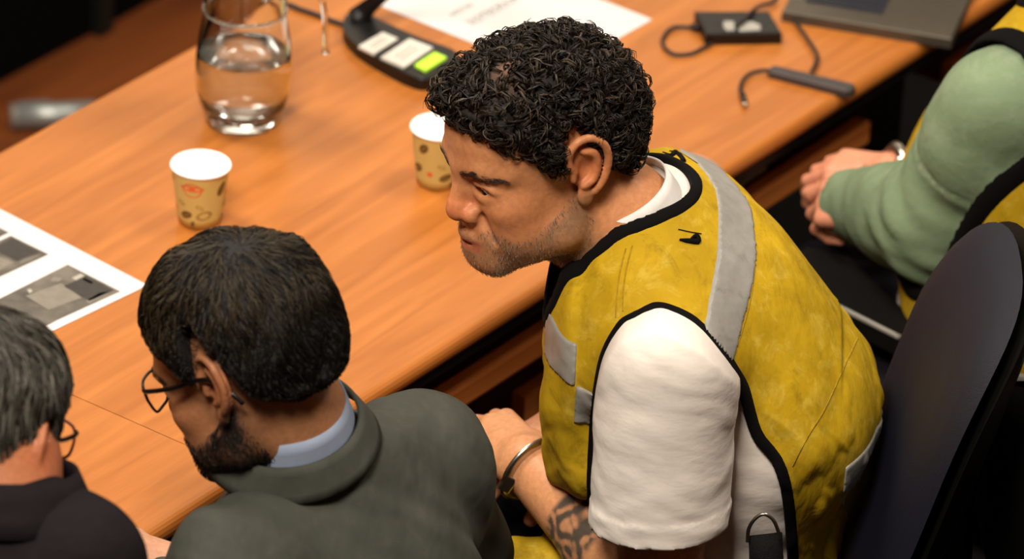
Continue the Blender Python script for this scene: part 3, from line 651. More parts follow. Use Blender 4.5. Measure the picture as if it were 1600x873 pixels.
def paper_sheets():
    n0, r0_, l0 = PZ(864, 118, .7405), PZ(1019, 31, .7405), PZ(612, 8, .7405); e1 = unit(r0_-n0); e2 = unit(l0-n0); e2 = unit(e2-e1*(e2@e1)); L1 = .297 if np.linalg.norm(r0_-n0) > .25 else .21; L1 = np.linalg.norm(r0_-n0); L2 = .297 if L1 < .25 else .42
    P = [n0, n0+e1*L1, n0+e1*L1+e2*L2, n0+e2*L2]; P = [p*[1, 1, 0] for p in P]; cu = bpy.data
    t = prism('paper_sheet', P, .7404, .7412, M['paper'], None); tag(t, 'white printed sheet lying on the desk behind the curly-haired man\'s head', 'paper')
    def text(s, px, py, size):
        c = bpy.data.curves.new('printed_text', 'FONT'); c.body = s; c.size = size; c.extrude = .00005; o = bpy.data.objects.new('printed_text', c); C.objects.link(o); c.materials.append(M['ink'])
        p = PZ(px, py, .7414); X, Y_ = e1, e2; o.matrix_world = Matrix(((X[0], Y_[0], 0, p[0]), (X[1], Y_[1], 0, p[1]), (0, 0, 1, p[2]), (0, 0, 0, 1)))
        bpy.context.view_layer.update(); me = bpy.data.meshes.new_from_object(o.evaluated_get(bpy.context.evaluated_depsgraph_get())); mw = o.matrix_world.copy(); bpy.data.objects.remove(o); me.transform(mw); link('printed_text', me, None, t)
    text('ZOTEODUNAD', 737, 40, .020); text('NOTAS', 708, 26, .014)
    # large sheet with printed dark photographs at the left
    r_, n_, f_ = PZ(231, 446, .7405), PZ(115, 568, .7405), PZ(0, 327, .7405)
    a = unit(f_-r_); b = unit(n_-r_); b = unit(b-a*(a@b)); P = [r_, r_+a*.42, r_+a*.42+b*.297, r_+b*.297]
    t = prism('photo_sheet', [p*[1, 1, 0] for p in P], .7404, .7412, M['paper'], None); tag(t, 'white sheet with dark printed photographs, left side of the desk', 'paper')
    g1 = mat('photo_print_dark', '#4d4740', .6, c2='#6e675c', nscale=26, noise=.15); g2 = mat('photo_print_mid', '#7d766a', .6, noise=.12, nscale=90); g3 = mat('photo_print_light', '#aaa396', .6, noise=.1, nscale=90); g4 = mat('photo_print_black', '#38332e', .6, noise=.25, nscale=120)
    z = .7415
    def quad(name, pts, m, par, zz=z): return prism(name, [PZ(x_, y_, zz) for x_, y_ in pts], zz-.0002, zz, m, par)
    A1 = quad('printed_photo', [(106, 413), (188, 455), (91, 499), (-62, 580), (-144, 538)], g1, t)
    for pts, m in (([(134, 430), (178, 453), (140, 470), (100, 447)], g4), ([(96, 442), (128, 465), (76, 484), (40, 462)], g2), ([(126, 427), (133, 431), (119, 438), (112, 434)], g3), ([(156, 457), (174, 455), (140, 474), (134, 470)], g2), ([(84, 432), (98, 434), (92, 440), (79, 439)], g2), ([(42, 452), (48, 451), (51, 455), (46, 458)], g3), ([(128, 436), (132, 434), (146, 441), (142, 443)], g2)): quad('print_detail', pts, m, A1, z+.0003)
    A2 = quad('printed_photo', [(17, 368), (76, 397), (0, 432), (-90, 470), (-120, 430)], g1, t)
    for pts, m in (([(20, 372), (62, 393), (26, 408), (-4, 392), (-2, 382)], g4), ([(-4, 400), (22, 410), (-4, 424)], g2), ([(34, 408), (66, 396), (60, 400), (30, 412)], g2)): quad('print_detail', pts, m, A2, z+.0003)
    quad('printed_photo', [(-30, 341), (14, 363), (-30, 384)], g1, t)
paper_sheets()
def drive():
    T_ = [PZ(a, b, .757) for a, b in ((1085, 17), (1202, 17), (1222, 51), (1103, 53))]; t = thing('hard_drive', 'black portable hard drive with a cable lying beyond the white sheet', 'hard drive', tuple(np.mean(T_, 0)*[1, 1, 0]+[0, 0, .74]))
    b = prism('drive_case', T_, .7402, .757, M['plastic'], t, .0025)
    for pts in ([(1131, 33), (1146, 33), (1149, 47), (1136, 48), (1130, 41)], [(1152, 38), (1163, 33), (1176, 34), (1188, 39), (1188, 47), (1155, 49)]): prism('printed_logo', [PZ(a, b_, .7573) for a, b_ in pts], .7571, .7574, M['print_grey'], b)
    tube('cable', [PZ(a, b_, .7445) for a, b_ in ((1092, 44), (1072, 42), (1052, 43), (1038, 55), (1036, 70), (1052, 84), (1078, 84), (1100, 74), (1112, 68))], .0026, M['rubber'], t, 8)
    tube('cable_plug', [PZ(1094, 43, .748), PZ(1080, 42, .747)], .0045, M['plastic'], t, 8, 0)
drive()
def hub():
    t = thing('usb_hub', 'grey slim cable hub lying near the edge of the desk by the laptop', 'usb hub', tuple(PZ(1270, 126)))
    a, b = PZ(1211, 108, .750), PZ(1330, 137, .750); d = unit(b-a); n = np.array([-d[1], d[0], 0])*.0125
    prism('hub_body', [a-n*.8-d*.004, b-n-d*.002, b-n*.5+d*.004, b+n*.5+d*.004, b+n-d*.002, a+n*.8-d*.004, a+n*.4-d*.008, a-n*.4-d*.008], .7402, .7515, M['hub'], t, .004)
    tube('cable', [PZ(x, y, .7455) for x, y in ((1209, 110), (1190, 110), (1172, 115), (1160, 126), (1157, 140), (1161, 150))], .0026, M['rubber'], t, 8)
    tube('plug', [PZ(1160, 147, .746), PZ(1163, 158, .746)], .0042, M['plastic'], t, 8, 0); tube('plug_tip', [PZ(1163, 158, .746), PZ(1164, 165, .746)], .0028, M['steel'], t, 8, 0)
    tube('laptop_cable', [PZ(x, y, .7465) for x, y in ((1268, 112), (1275, 98), (1276, 84), (1264, 64), (1250, 44), (1238, 28), (1226, 17))], .0028, M['rubber'], t, 8)
hub()
tg = tube('black_cable', [PZ(x, y, .7445+k) for x, y, k in ((1150, 43, .0155), (1165, 30, .017), (1175, 18, .016), (1188, 9, .006), (1205, 4, .002), (1214, -4, .002))], .0028, M['rubber'], None, 8); tag(tg, 'black cable looping over the hard drive toward the laptop', 'cable')
def laptop():
    nl, nr, fr = PZ(1222, 17, .756), PZ(1487, 60, .756), PZ(1516, -2, .756); X = unit(nr-nl); W_ = np.linalg.norm(nr-nl); Y_ = unit(np.cross([0, 0, 1.], X)); c = nl+X*W_/2+Y_*.11
    t = thing('laptop', 'dark grey open laptop overhanging the desk edge at the top right', 'laptop', (c[0], c[1], .74))
    D_ = .225; P = [nl, nl+X*W_, nl+X*W_+Y_*D_, nl+Y_*D_]; prism('laptop_base', P, .7405, .756, M['laptop'], t, .003)
    k0, k1 = W_*.10, W_*.56
    kb = [nl+X*k0+Y_*.036, nl+X*k1+Y_*.036, nl+X*k1+Y_*.17, nl+X*k0+Y_*.17]; tr = prism('keyboard_tray', kb, .7558, .7563, M['key'], t)
    n = 12; kw = (k1-k0)/n
    for r_ in range(6):
        for q in range(n):
            p = nl+X*(k0+kw*(q+.5))+Y_*(.0465+.0195*r_); o = box('key', p*[1, 1, 0]+[0, 0, .7575], (kw*.80, .0150, .0022), M['key'], tr, rot=Matrix.Rotation(math.atan2(X[1], X[0]), 3, 'Z'), bevel=.0008) if (r_, q) == (0, 0) else None
            if o is not None: k_first, p_first = o, p
            else:
                c_ = k_first.copy(); C.objects.link(c_); c_.location = Vector(k_first.location)+Vector(p-p_first)
    hb = nl+Y_*D_; up_ = unit(Y_*.42+np.array([0, 0, .9])); V = [hb+X*a+up_*b+Y_*c_ for a in (0, W_) for b in (0.006, .215) for c_ in (0, .008)]
    F = [(0, 1, 3, 2), (4, 6, 7, 5), (0, 4, 5, 1), (2, 3, 7, 6), (0, 2, 6, 4), (1, 5, 7, 3)]; lid = mk('screen_lid', V, F, M['laptop'], t, smooth=False)
    V = [hb+X*a+up_*b-Y_*.0006 for a, b in ((.012, .02), (W_-.012, .02), (W_-.012, .205), (.012, .205))]; mk('screen', V, [(0, 1, 2, 3)], M['blackglass'], lid, smooth=False)
laptop()
def floor_tube():
    a, b = PZ(22, 182, .032), PZ(150, 176, .032); t = thing('metal_tube', 'grey metal tube lying on the brown floor beyond the desk, upper left', 'tube', tuple((a+b)/2*[1, 1, 0]+[0, 0, .012]))
    tube('tube_body', [a, (a+b)/2, b], .0195, M['alu'], t, 20, 0); d = unit(b-a); tube('end_cap', [a-d*.006, a+d*.004], .0205, M['trimgrey'], t, 20, 0)
    n = np.array([-d[1], d[0], 0]); P = [a+d*.01+n*.022, a+d*.065+n*.022, a+d*.06+n*.052, a+d*.012+n*.052]; prism('mounting_plate', P, .0125, .03, M['alu'], t)
floor_tube()

# ------------------------------------------------------------------ chairs
def office_chair(label, c, az, recline, bz, a, b, fabric, shell, arms=True, seat_dx=.24, seam_cut=0.):
    """c = centre of the backrest on plan (x, y); az = facing direction in degrees"""
    f = np.array([math.cos(math.radians(az)), math.sin(math.radians(az)), 0]); l = np.array([-f[1], f[0], 0]); zz = np.array([0, 0, 1.]); c = np.array([c[0], c[1], 0.])
    o0 = c+f*seat_dx; t = thing('office_chair', label, 'chair', tuple(o0), 0, 'office chairs along the desk')
    rc = math.radians(recline); up_ = zz*math.cos(rc)-f*math.sin(rc); nf = f*math.cos(rc)+zz*math.sin(rc); cb = c+zz*bz
    def pad(name, aa, bb, t0, t1, m, e=.72):
        n = 56; rs = [0, .35, .65, .85, .95, 1.]; V = []; F = []
        for side, th in ((1, t0), (-1, t1)):
            for r_ in rs:
                for k in range(n):
                    an = 2*math.pi*k/n; y = aa*r_*np.sign(math.cos(an))*abs(math.cos(an))**e; z = bb*r_*np.sign(math.sin(an))*abs(math.sin(an))**e
                    x = side*th*(1-r_**5)+.35*y*y+(.02*math.sin(z/bb*2.2)); V.append(cb+l*y+up_*z+nf*x)
        R_ = len(rs)
        for sd in (0, 1):
            o = sd*R_*n
            for i in range(R_-1):
                for k in range(n):
                    q = (o+i*n+k, o+i*n+(k+1) % n, o+(i+1)*n+(k+1) % n, o+(i+1)*n+k); F.append(q if sd else q[::-1])
        return mk(name, V, F, m, t)
    pad('backrest', a, b, .034, .004, fabric); cb = cb-nf*.016; pad('backrest_shell', a*1.035, b*1.03, .006, .034, shell)
    S_ = SDF(); s0 = o0+zz*.395; Rm = np.stack([f, l, zz], 1); S_.add(ell(s0, (.25, .245, .045), Rm)); V, Q = S_.mesh(*bbox_of(S_), .01); mk('seat', V, Q, fabric if fabric is not M['navy'] else M['navy'], t)
    bm = bmesh.new(); lathe(bm, [(0, .10), (.03, .10), (.03, .28), (.018, .29), (.018, .385), (0, .385)], tuple(o0), 20); bobj('gas_lift', bm, M['plastic'], t, True)
    for k in range(5):
        an = 2*math.pi*k/5+.3; d = np.array([math.cos(an), math.sin(an), 0]); lg = tube('base_arm', [o0+zz*.115, o0+d*.15+zz*.105, o0+d*.30+zz*.075], [.024, .019, .014], M['plastic'], t, 8)
        V, F = tube_arr([o0+d*.30+np.cross(d, zz)*-.022+zz*.028, o0+d*.30+np.cross(d, zz)*.022+zz*.028], .027, 16); mk('caster', V, F, M['plastic'], lg)
    tube('back_support', [o0-f*.05+zz*.375, c-f*.03+zz*.40, c-f*.045+zz*.55, cb-nf*.03], [.022, .022, .020, .018], shell, t, 8)
    return t, o0, f, l
cB = PY(1452, 668, -.43); office_chair('navy fabric office chair with dark shell behind the yellow-vest man', cB+np.array([-.0, 0, 0]), 181, 25, cB[2], .205, .238, M['navy'], M['shell'])
# chair of the person at the right : black, padded arm with a grey edge strip
ct, o0, f_, l_ = office_chair('black office chair with grey-edged padded arm, under the person in green', (.86, -.06), ANG*57.2958+90, 8, .78, .23, .25, M['seatblack'], M['shell'], seat_dx=.27)
za = .665; pa = [PZ(a, b, za) for a, b in ((1222, 402), (1232, 432), (1262, 452), (1405, 526), (1440, 505), (1330, 400), (1262, 383))]
prism('arm_pad', pa, za-.028, za, M['seatblack'], ct, .006); tube('arm_edge_strip', [PZ(a, b, za-.004) for a, b in ((1228, 428), (1262, 455), (1330, 489), (1407, 528))], .0042, M['trimgrey'], ct, 8)
m_ = PZ(1380, 480, za); tube('arm_post', [m_-[0, 0, .03], m_-[0, 0, .10], o0*[1, 1, 0]+l_*.19+[0, 0, .44]], .016, M['plastic'], ct, 8)
for lab, cc, az in (('black office chair hidden behind the man in the grey suit', (-.05, -1.08), ANG*57.2958+90), ('black office chair behind the grey-haired man at the left corner', (-.43, -1.47), ANG*57.2958+90)):
    office_chair(lab, cc, az, 8, .70, .22, .22, M['seatblack'], M['shell'])
# further chair at the lower right corner
p = PY(1590, 790, -.50); office_chair('black rounded chair with a brown lower edge in the lower right corner', (p[0]+.05, p[1]-.06), 200, 10, p[2]-.02, .22, .15, M['seatblack'], M['redrim'], seat_dx=-.3)

# ================================================================== PERSON A : yellow vest, curly hair, handcuffed
def person_vest():
    root = thing('person', 'seated man with curly dark hair in a yellow safety vest, hands cuffed', 'person', (.30, -.40, 0))
    R = rot(211, 12, 3); s = 1.06
    pos = np.array([.0193, -.42, 1.161])
    nk = [PY(968, 350, -.405), PY(1015, 432, -.40)]
    body = []; S = build_head(body, pos, R, s, nk, .061, '#c78658', True, (.17, .115, .07), .50, .001, h=.0021, fat=.005, tilt=4, es=1.10, ey=.006)
    brows(root, pos, R, s, S, (.035, .020, .013), 150, .0013); eyes(root, pos, R, s, (1, 0, -.45))
    stubble(root, pos, R, s, S, 4600, [(.14, .10, .07), (.42, .36, .28), (.24, .18, .12), (.06, .04, .03), (.30, .22, .15)], .0030)
    # hair
    zx = [-.15, -.085, -.068, -.050, -.034, -.020, -.006, .006, .018, .034, .052, .070, .088, .12]
    zz = [-.062, -.060, -.052, -.030, -.004, .040, .044, .030, -.014, .022, .030, .050, .062, .060]
    tf = lambda x, y, z: .007+.010*np.clip((x-.02)/.07, 0, 1)-.003*np.clip((z-.05)/.05, 0, 1)
    H = cap_sdf(zx, zz, tf, .0040, 75, occ=.008)
    V, Q = H.mesh((-.15, -.12, -.10), (.14, .12, .15), .003)
    bald = np.exp(-(((V[:, 0]-.026)/.026)**2+((V[:, 1]-.024)/.014)**2))*(V[:, 2] > .07)
    c = np.tile([.010, .0065, .0045], (len(V), 1))*(1-bald[:, None])+np.array([.20, .11, .07])*bald[:, None]
    hair = mk('hair', xf(R, pos, s, V), Q, M['haircap'], root, col=c)
    P = sample_cap(V, Q, 4000); zh = np.interp(P[:, 0], zx, zz); P = P[(P[:, 2]-zh > .001)]
    bd = np.exp(-(((P[:, 0]-.026)/.024)**2+((P[:, 1]-.024)/.012)**2))*(P[:, 2] > .07); P = P[rng.random(len(P)) > bd*.93]
    n = len(P); g = grad(H, P); rd = rng.normal(0, 1, P.shape); rd -= g*(rd*g).sum(1)[:, None]; rd /= np.linalg.norm(rd, axis=1)[:, None]; e2 = np.cross(g, rd)
    K = 11; t = np.linspace(0, 1, K)[None, :, None]; turns = rng.uniform(.8, 1.7, (n, 1, 1)); r = rng.uniform(.0038, .0090, (n, 1, 1)); ph = rng.uniform(0, 6.28, (n, 1, 1)); L = rng.uniform(.005, .017, (n, 1, 1))
    front = np.clip((P[:, 0]-.03)/.05, 0, 1)[:, None, None]; r = r*(1+.35*front)
    a = ph+t*turns*6.283; base = P[:, None]-g[:, None]*.002
    C_ = base+rd[:, None]*t*L+g[:, None]*(r*(1+np.sin(a))*.72)+e2[:, None]*(r*np.cos(a))
    pp = []; cc = []; rr = []
    for q in range(3):
        of = rng.normal(0, .0010, (n, 1, 3)); pp.append(C_+of*(.5+t)); m = rng.random(n); grey = (m < .02+.09*front[:, 0, 0])[:, None]
        cc.append(np.where(grey, np.array([.10, .075, .05]), np.array([.0085, .0052, .0034])*(0.4+1.5*rng.random((n, 1)))+np.array([.045, .028, .015])*(rng.random((n, 1)) < .16))); rr.append(np.full(n, .00080))
    strands('hair_curls', xf(R, pos, s, np.concatenate(pp)), np.concatenate(rr), np.concatenate(cc), M['hair'], hair)
    # ---- arms (skin)
    shL = PY(1045, 590, -.575); elL = PY(1030, 925, -.575); wrL = PY(822, 722, -.40)
    A = SDF(); A.add(cone(shL, elL, .056, .048)); A.add(cone(elL, elL+(wrL-elL)*.35, .050, .053), .03); A.add(cone(elL+(wrL-elL)*.35, wrL, .052, .033), .02)
    hd = PY(748, 662, -.315)-wrL
    hand_sdf(A, wrL, hd, (-.15, -.35, 1), (0, 1, .1), (30, 55, 40), 1.02, .06, thumb_dir=(-.9, .25, -.25))
    lo, hi = bbox_of(A); V, Q = A.mesh(lo, hi, .0028); c = flat_skin(V, '#c88c60')
    # tattoo band on the forearm: ink patches
    u = unit(wrL-elL); t = (V-elL)@u; f = np.linalg.norm(wrL-elL); band_ = np.clip((t/f-.30)/.03, 0, 1)*np.clip((.60+.04*np.sin(60*V[:, 1])-t/f)/.03, 0, 1)
    pat = (np.sin(V[:, 0]*170+3*np.sin(V[:, 1]*130)+2.5*np.sin(V[:, 2]*160))+.6*np.sin(V[:, 2]*420+2*np.sin(V[:, 0]*300))) ; ink = band_*np.clip(.80+.5*pat, .30, .95)
    c = c*(1-ink[:, None])+np.array([.045, .042, .034])*ink[:, None]; body.append((V, Q, c))
    shR = PY(1075, 310, -.20); elR = PY(1065, 640, -.20); wrR = PY(878, 668, -.29)
    A = SDF(); A.add(cone(shR, elR, .054, .045)); A.add(cone(elR, elR+(wrR-elR)*.35, .045, .046), .03); A.add(cone(elR+(wrR-elR)*.35, wrR, .044, .0280), .02)
    hand_sdf(A, wrR, PY(778, 690, -.325)-wrR-np.array([0, 0, .025]), (-.1, -.1, 1), (0, -1, .2), (25, 50, 40), 1.0, .03)
    lo, hi = bbox_of(A); V, Q = A.mesh(lo, hi, .0032); body.append((V, Q, flat_skin(V, '#b8805f')))
    # ---- torso core
    T = SDF()
    T.add(ell(PY(1070, 500, -.39), (.140, .168, .145))); T.add(ell(PY(1150, 630, -.39), (.158, .180, .15)), .07); T.add(ell(PY(1100, 860, -.39), (.135, .175, .20)), .07)
    T.add(ell(PY(1015, 520, -.40), (.082, .150, .12)), .06)
    T.add(cone(PY(1010, 415, -.44), PY(1042, 572, -.565), .068, .060), .06); T.add(cone(PY(1010, 350, -.36), PY(1050, 315, -.22), .068, .058), .06)
    T.add(cone(PY(1090, 370, -.27), PY(1150, 470, -.28), .05, .07), .05)
    Vb, Qb = T.mesh(*bbox_of(T), .009); Vb = Vb-(lambda P: grad(T, P, .004))(Vb)*.010
    body.append((Vb, Qb, flat_skin(Vb, '#b8805f')))
    join_body('body', body, root)
    # ---- armhole polygon in side view (x, z) at the near side
    ypl = -.57
    px = [(925, 760), (928, 700), (932, 640), (945, 560), (968, 515), (1000, 494), (1035, 487), (1085, 505), (1128, 548), (1160, 610), (1182, 680), (1218, 728), (1232, 790), (1240, 900), (1245, 1100), (925, 1100)]
    pw = np.array([PY(a, b, ypl) for a, b in px]); poly = np.vstack([catmull(pw[:14, [0, 2]], 5), pw[14:, [0, 2]]])
    polyf = lambda x, z: polydist(poly, (x+0*z)[:, 0, :], (z+0*x)[:, 0, :])[:, None, :]
    lo, hi = bbox_of(T, .03); lo[2] = .46
    # neck opening of the vest
    na = catmull([PY(1012, 238, -.38), PY(988, 285, -.39), PY(948, 355, -.41), PY(908, 430, -.42), PY(888, 468, -.42)], 3)
    def neckd(x, y, z):
        d = None
        for (p, q), (ra, rb) in zip(zip(na, na[1:]), zip(np.interp(np.linspace(0, 1, len(na)), [0, .35, .8, 1], [.050, .072, .055, .026])[:-1], np.interp(np.linspace(0, 1, len(na)), [0, .35, .8, 1], [.050, .072, .055, .026])[1:])):
            q_ = cone(p, q, ra, rb)[0](x, y, z); d = q_ if d is None else smin(d, q_, .02)
        return d
    # shirt with sleeves
    Sh = SDF(); Sh.ops = list(T.ops)
    slT, slB = PY(1046, 560, -.575), PY(1028, 815, -.600)
    slv = SDF(); slv.add(cone(slT+(slB-slT)*.05, slB, .0800, .0715)); axd = unit(slB-slT)
    hem = slB+axd*.0
    def shirt_post(F, x, y, z):
        pd = polyf(x, z); t = (x-slT[0])*axd[0]+(y-slT[1])*axd[1]+(z-slT[2])*axd[2]
        c = cone(slT+axd*.004, slB+axd*.15, .081, .075)[0](x, y, z)
        c = c-.0016*wrinkle(x, y, z, 30, 2.1, (.55, .2, .8))*np.clip(t/.08, 0, 1)-.0009*wrinkle(x, y, z, 70, .7, (-.6, .3, .8))*np.clip(t/.05, 0, 1)-.0005*wrinkle(x, y, z, 180, 3.7, (.3, .2, 1))
        hemd = (x-hem[0])*(axd[0]+.08)+(y-hem[1])*axd[1]+(z-hem[2])*axd[2]
        c = c-.0022*np.clip((hemd+.030)/.002, 0, 1)
        c = np.maximum(c, hemd); c = np.maximum(c, -cone(slT+axd*.1, slB+axd*.1, .058, .068)[0](x, y, z))
        c = np.maximum(c, pd-.004)
        c2 = cone(PY(1070, 390, -.22), PY(1070, 600, -.19), .056, .060)[0](x, y, z)
        F = F-.0016*wrinkle(x, y, z, 60, 5, (.4, .2, 1))
        F = np.maximum(F, -np.maximum(neckd(x, y, z)+.012, x-.13))
        return smin(smin(F, c, .012), c2, .02)
    slo = lo.copy(); slo[1] -= .06; slo[0] -= .01
    V, Q = Sh.mesh(slo, hi, .0038, shirt_post); mk('shirt', V, Q, M['shirt'], root)
    front = [ell(PY(900, 545, -.44), (.028, .10, .12)), cone(PY(905, 640, -.49), PY(918, 715, -.50), .030, .034), cone(PY(893, 640, -.47), PY(898, 725, -.47), .026, .026)]
    fold = lambda x, y, z: .0038*wrinkle(x, y, z, 22, .4, (1, .6, -.25))+.0034*wrinkle(x, y, z, 46, 2.2, (1, -.4, .35))+.0016*wrinkle(x, y, z, 95, 3.3, (1, .5, .4))+.0008*wrinkle(x, y, z, 180, 1.3, (.8, .7, .6))
    def base_vest(F, x, y, z):
        G = F
        for f, bb in front: G = smin(G, f(x, y, z), .03)
        low = np.clip((.98-z)/.25, 0, 1)
        G = G-.007-fold(x, y, z)*(.35+1.2*low)
        G = G-.014*np.clip((x-.22)/.2, 0, 1)*wrinkle(x, y, z, 26, 5.5, (.5, 1, -.9))*low*.6
        return np.minimum(G, F-.0055)
    def holes(x, y, z):
        pd = polyf(x, z); yl = y+.445; hl = np.maximum(pd, yl)
        pr = polyf(x, z-.03); hr = np.maximum(np.maximum(pr, -.265-y), x-.27)
        return hl, hr, neckd(x, y, z), pd
    vlo = lo.copy(); vlo[0] -= .07; vlo[1] -= .02
    ax_, F0 = T.grid(vlo, hi, .0031); x, y, z = ax_[0][:, None, None], ax_[1][None, :, None], ax_[2][None, None, :]
    B = base_vest(F0, x, y, z); hl, hr, nd, pd = holes(x, y, z)
    hole = np.minimum(np.minimum(hl, hr), nd); bottom = .50-z
    Fv = np.maximum(np.maximum(B, -hole), bottom); V, Q = nets(ax_, Fv); vest = mk('safety_vest', V, Q, M['vest'], root)
    sh = np.maximum(B-.0032, bottom)
    hw = .0068
    Ft = smax(sh, np.maximum(np.abs(pd)-hw, y+.445), .004); Ft = np.maximum(Ft, -nd-.002)
    V, Q = nets(ax_, Ft); mk('armhole_binding', V, Q, M['trimblack'], vest)
    Ft = smax(sh, np.abs(nd+.001)-hw, .004); V, Q = nets(ax_, Ft); mk('neck_binding', V, Q, M['trimblack'], vest)
    # reflective tapes : one across the back of the shoulders, one on each front, one low at the back
    def tape(pa, pb, wid, region):
        a = np.array(pa); b = np.array(pb); n = unit(b-a)
        d = np.abs((x-a[0])*n[0]+(y-a[1])*n[1]+(z-a[2])*n[2])-wid
        Fq = np.maximum(np.maximum(B-.0020, d), np.maximum(region, -hole+.004)); V, Q = nets(ax_, Fq)
        if len(Q): mk('reflective_tape', V, Q, M['reflect'], vest)
    pA = PY(1130, 400, -.45); pB = PY(1165, 415, -.45)
    a_, b_ = PY(1125, 500, -.54), PY(1070, 262, -.24); up_ = np.cross(b_-a_, PY(1145, 390, -.42)-a_); up_ = unit(up_)
    # plane that holds the tape: through a_, b_ and a point on the back between them, band measured along the surface
    cpt = (a_+b_)/2; nn = unit(np.array([.80, 0, -.60]) - unit(b_-a_)*(np.array([.80, 0, -.60])@unit(b_-a_)))
    tape(cpt, cpt+nn, .026, 1.02*0+(.93-z)*0+(.12-x))
    f1 = PY(885, 503, -.45); tape(f1, f1+np.array([0, 0, 1]), .025, np.maximum(x-PY(904, 503, -.47)[0], y+.36))
    f2 = PY(910, 600, -.50); tape(f2, f2+np.array([.1, 0, 1]), .027, np.maximum(np.maximum(x-.10, y+.46), PY(899, 600, -.49)[0]-x))
    f3 = PY(1330, 752, -.50); tape(f3, f3+np.array([0, 0, 1]), .026, PY(1312, 760, -.45)[0]-x)
    # collar of the shirt
    ax_n = unit(nk[0]-nk[1]); c0 = PY(968, 335, -.40)
    lo_ = ring(c0-ax_n*.016, ax_n+np.array([0, 0, .25]), .074, 44, 1.05, (1, 0, 0), -118, 118); up_l = ring(c0+ax_n*.030+np.array([.004, 0, .004]), ax_n+np.array([0, 0, .2]), .066, 44, 1.0, (1, 0, 0), -118, 118)
    col = band('shirt_collar', lo_, up_l, .003, M['collar_white'], root, closed=False, nsub=4)
    # lapping trousers
    L = SDF()
    for yy in (-.29, -.50):
        L.add(cone((.29, yy, .54), (-.03, yy+.04, .545), .090, .068), .03); L.add(cone((-.03, yy+.04, .545), (.0, yy+.05, .10), .062, .045), .03)
        L.add(cone((.0, yy+.05, .06), (-.15, yy+.06, .045), .045, .035), .03)
    L.add(ell((.28, -.395, .55), (.11, .18, .09)), .05); V, Q = L.mesh(*bbox_of(L), .009); mk('trousers', V, Q, M['trousers'], root)
    # loose front hem of the vest on the lap
    Lp = SDF(); Lp.add(cone(PY(815, 885, -.46), PY(950, 900, -.46), .036, .05)); Lp.add(cone(PY(870, 880, -.38), PY(960, 800, -.38), .03, .06), .04)
    V, Q = Lp.mesh(*bbox_of(Lp, .02), .004, lambda F, x, y, z: F-.004*wrinkle(x, y, z, 70, 1, (1, .2, .2))); mk('vest_hem', V, Q, M['vest'], vest)
    # black webbing strap with D ring at the side
    p = PY(1192, 815, -.585)
    st = band('webbing_strap', [PY(1170, 838, -.592), PY(1174, 960, -.60)], [PY(1222, 832, -.585), PY(1228, 960, -.59)], .004, M['strap'], root, closed=False, nsub=2)
    dr = [PY(a, b, -.596) for a, b in ((1168, 846), (1170, 826), (1180, 810), (1194, 803), (1208, 812), (1216, 830), (1218, 842))]
    tube('strap_ring', dr, .0022, M['steel'], st, 8)
    # torn black threads on the back
    for (a, b, pts) in ((0, 0, [(1036, 238), (1048, 243), (1056, 238), (1068, 252), (1060, 240), (1046, 236)]), (0, 0, [(1062, 374), (1074, 376), (1090, 377), (1088, 368), (1078, 374)])):
        yy = -.40 if pts[0][1] < 300 else -.487
        P0 = [PY(u_, v_, yy) for u_, v_ in pts]; P1 = []
        for q in P0:                      # drop each point along the view onto the cloth
            dr_ = unit(q-CP); o = q-dr_*.15; hit = vest_bvh(vest).ray_cast(Vector(o), Vector(dr_)); P1.append(np.array(hit[0])-dr_*.002 if hit[0] is not None else q)
        tube('loose_thread', P1, [.0012, .003, .0036, .003, .001], M['trimblack'], vest, 6)
    for pts in ([(1062, 238), (1085, 252), (1108, 268)], [(1060, 358), (1078, 362), (1096, 365)], [(1080, 376), (1088, 364)]):
        P1 = []
        for u_, v_ in pts:
            q = PY(u_, v_, -.42); dr_ = unit(q-CP); o = q-dr_*.25; hit = vest_bvh(vest).ray_cast(Vector(o), Vector(dr_))
            if hit[0] is not None: P1.append(np.array(hit[0])-dr_*.0015)
        if len(P1) > 1: tube('loose_thread', P1, .0006, M['trimblack'], vest, 6)
    def drop(pts, off=.0008):
        P1 = []
        for u_, v_ in catmull([(a, b) for a, b in pts], 6):
            q = PY(u_, v_, -.45); dr_ = unit(q-CP); hit = vest_bvh(vest).ray_cast(Vector(q-dr_*.30), Vector(dr_))
            if hit[0] is not None: P1.append(np.array(hit[0])-dr_*off)
        return P1
    for pts in ([(978, 388), (969, 425), (964, 462), (962, 496)], [(988, 384), (979, 420), (974, 456), (973, 486)], [(1238, 728), (1262, 682), (1288, 640), (1318, 575), (1340, 528)], [(1120, 262), (1150, 300), (1172, 345), (1180, 400), (1172, 470), (1152, 540)]):
        P1 = drop(pts)
        if len(P1) > 3: tube('seam_stitching', P1, .0008, M['vestseam'], vest, 5, 0)
    # ---- handcuffs
    hc = thing('handcuffs', 'steel handcuffs around the wrists of the man in the yellow vest', 'handcuffs', tuple((wrL+wrR)/2-np.array([0, 0, .03])))
    for w0, ee in ((wrL, elL), (wrR, elR)):
        a = unit(ee-w0); cc = w0+a*.012; rg = ring(cc, a, .0385 if w0 is wrL else .0345, 36, 1., (0, 0, 1)); V, F = tube_arr(rg, .0040, 8, (1.0, 2.1), True); cf = mk('cuff', V, F, M['steel'], hc)
        k = cc+.003*unit(np.array([-.25, -.85, -.2]))+unit(np.array([-.25, -.85, -.2])-a*(np.array([-.25, -.85, -.2])@a))*.036
        if w0 is wrL:
            bm = bmesh.new(); bbox(bm, k, (.016, .010, .022), Matrix.Rotation(.5, 3, 'Y')); bobj('cuff_lock', bm, M['steel'], cf, bevel=.002)
    cA = wrL+unit(elL-wrL)*.012+np.array([.022, .028, .004]); cB = wrR+unit(elR-wrR)*.012+np.array([-.01, -.035, 0])
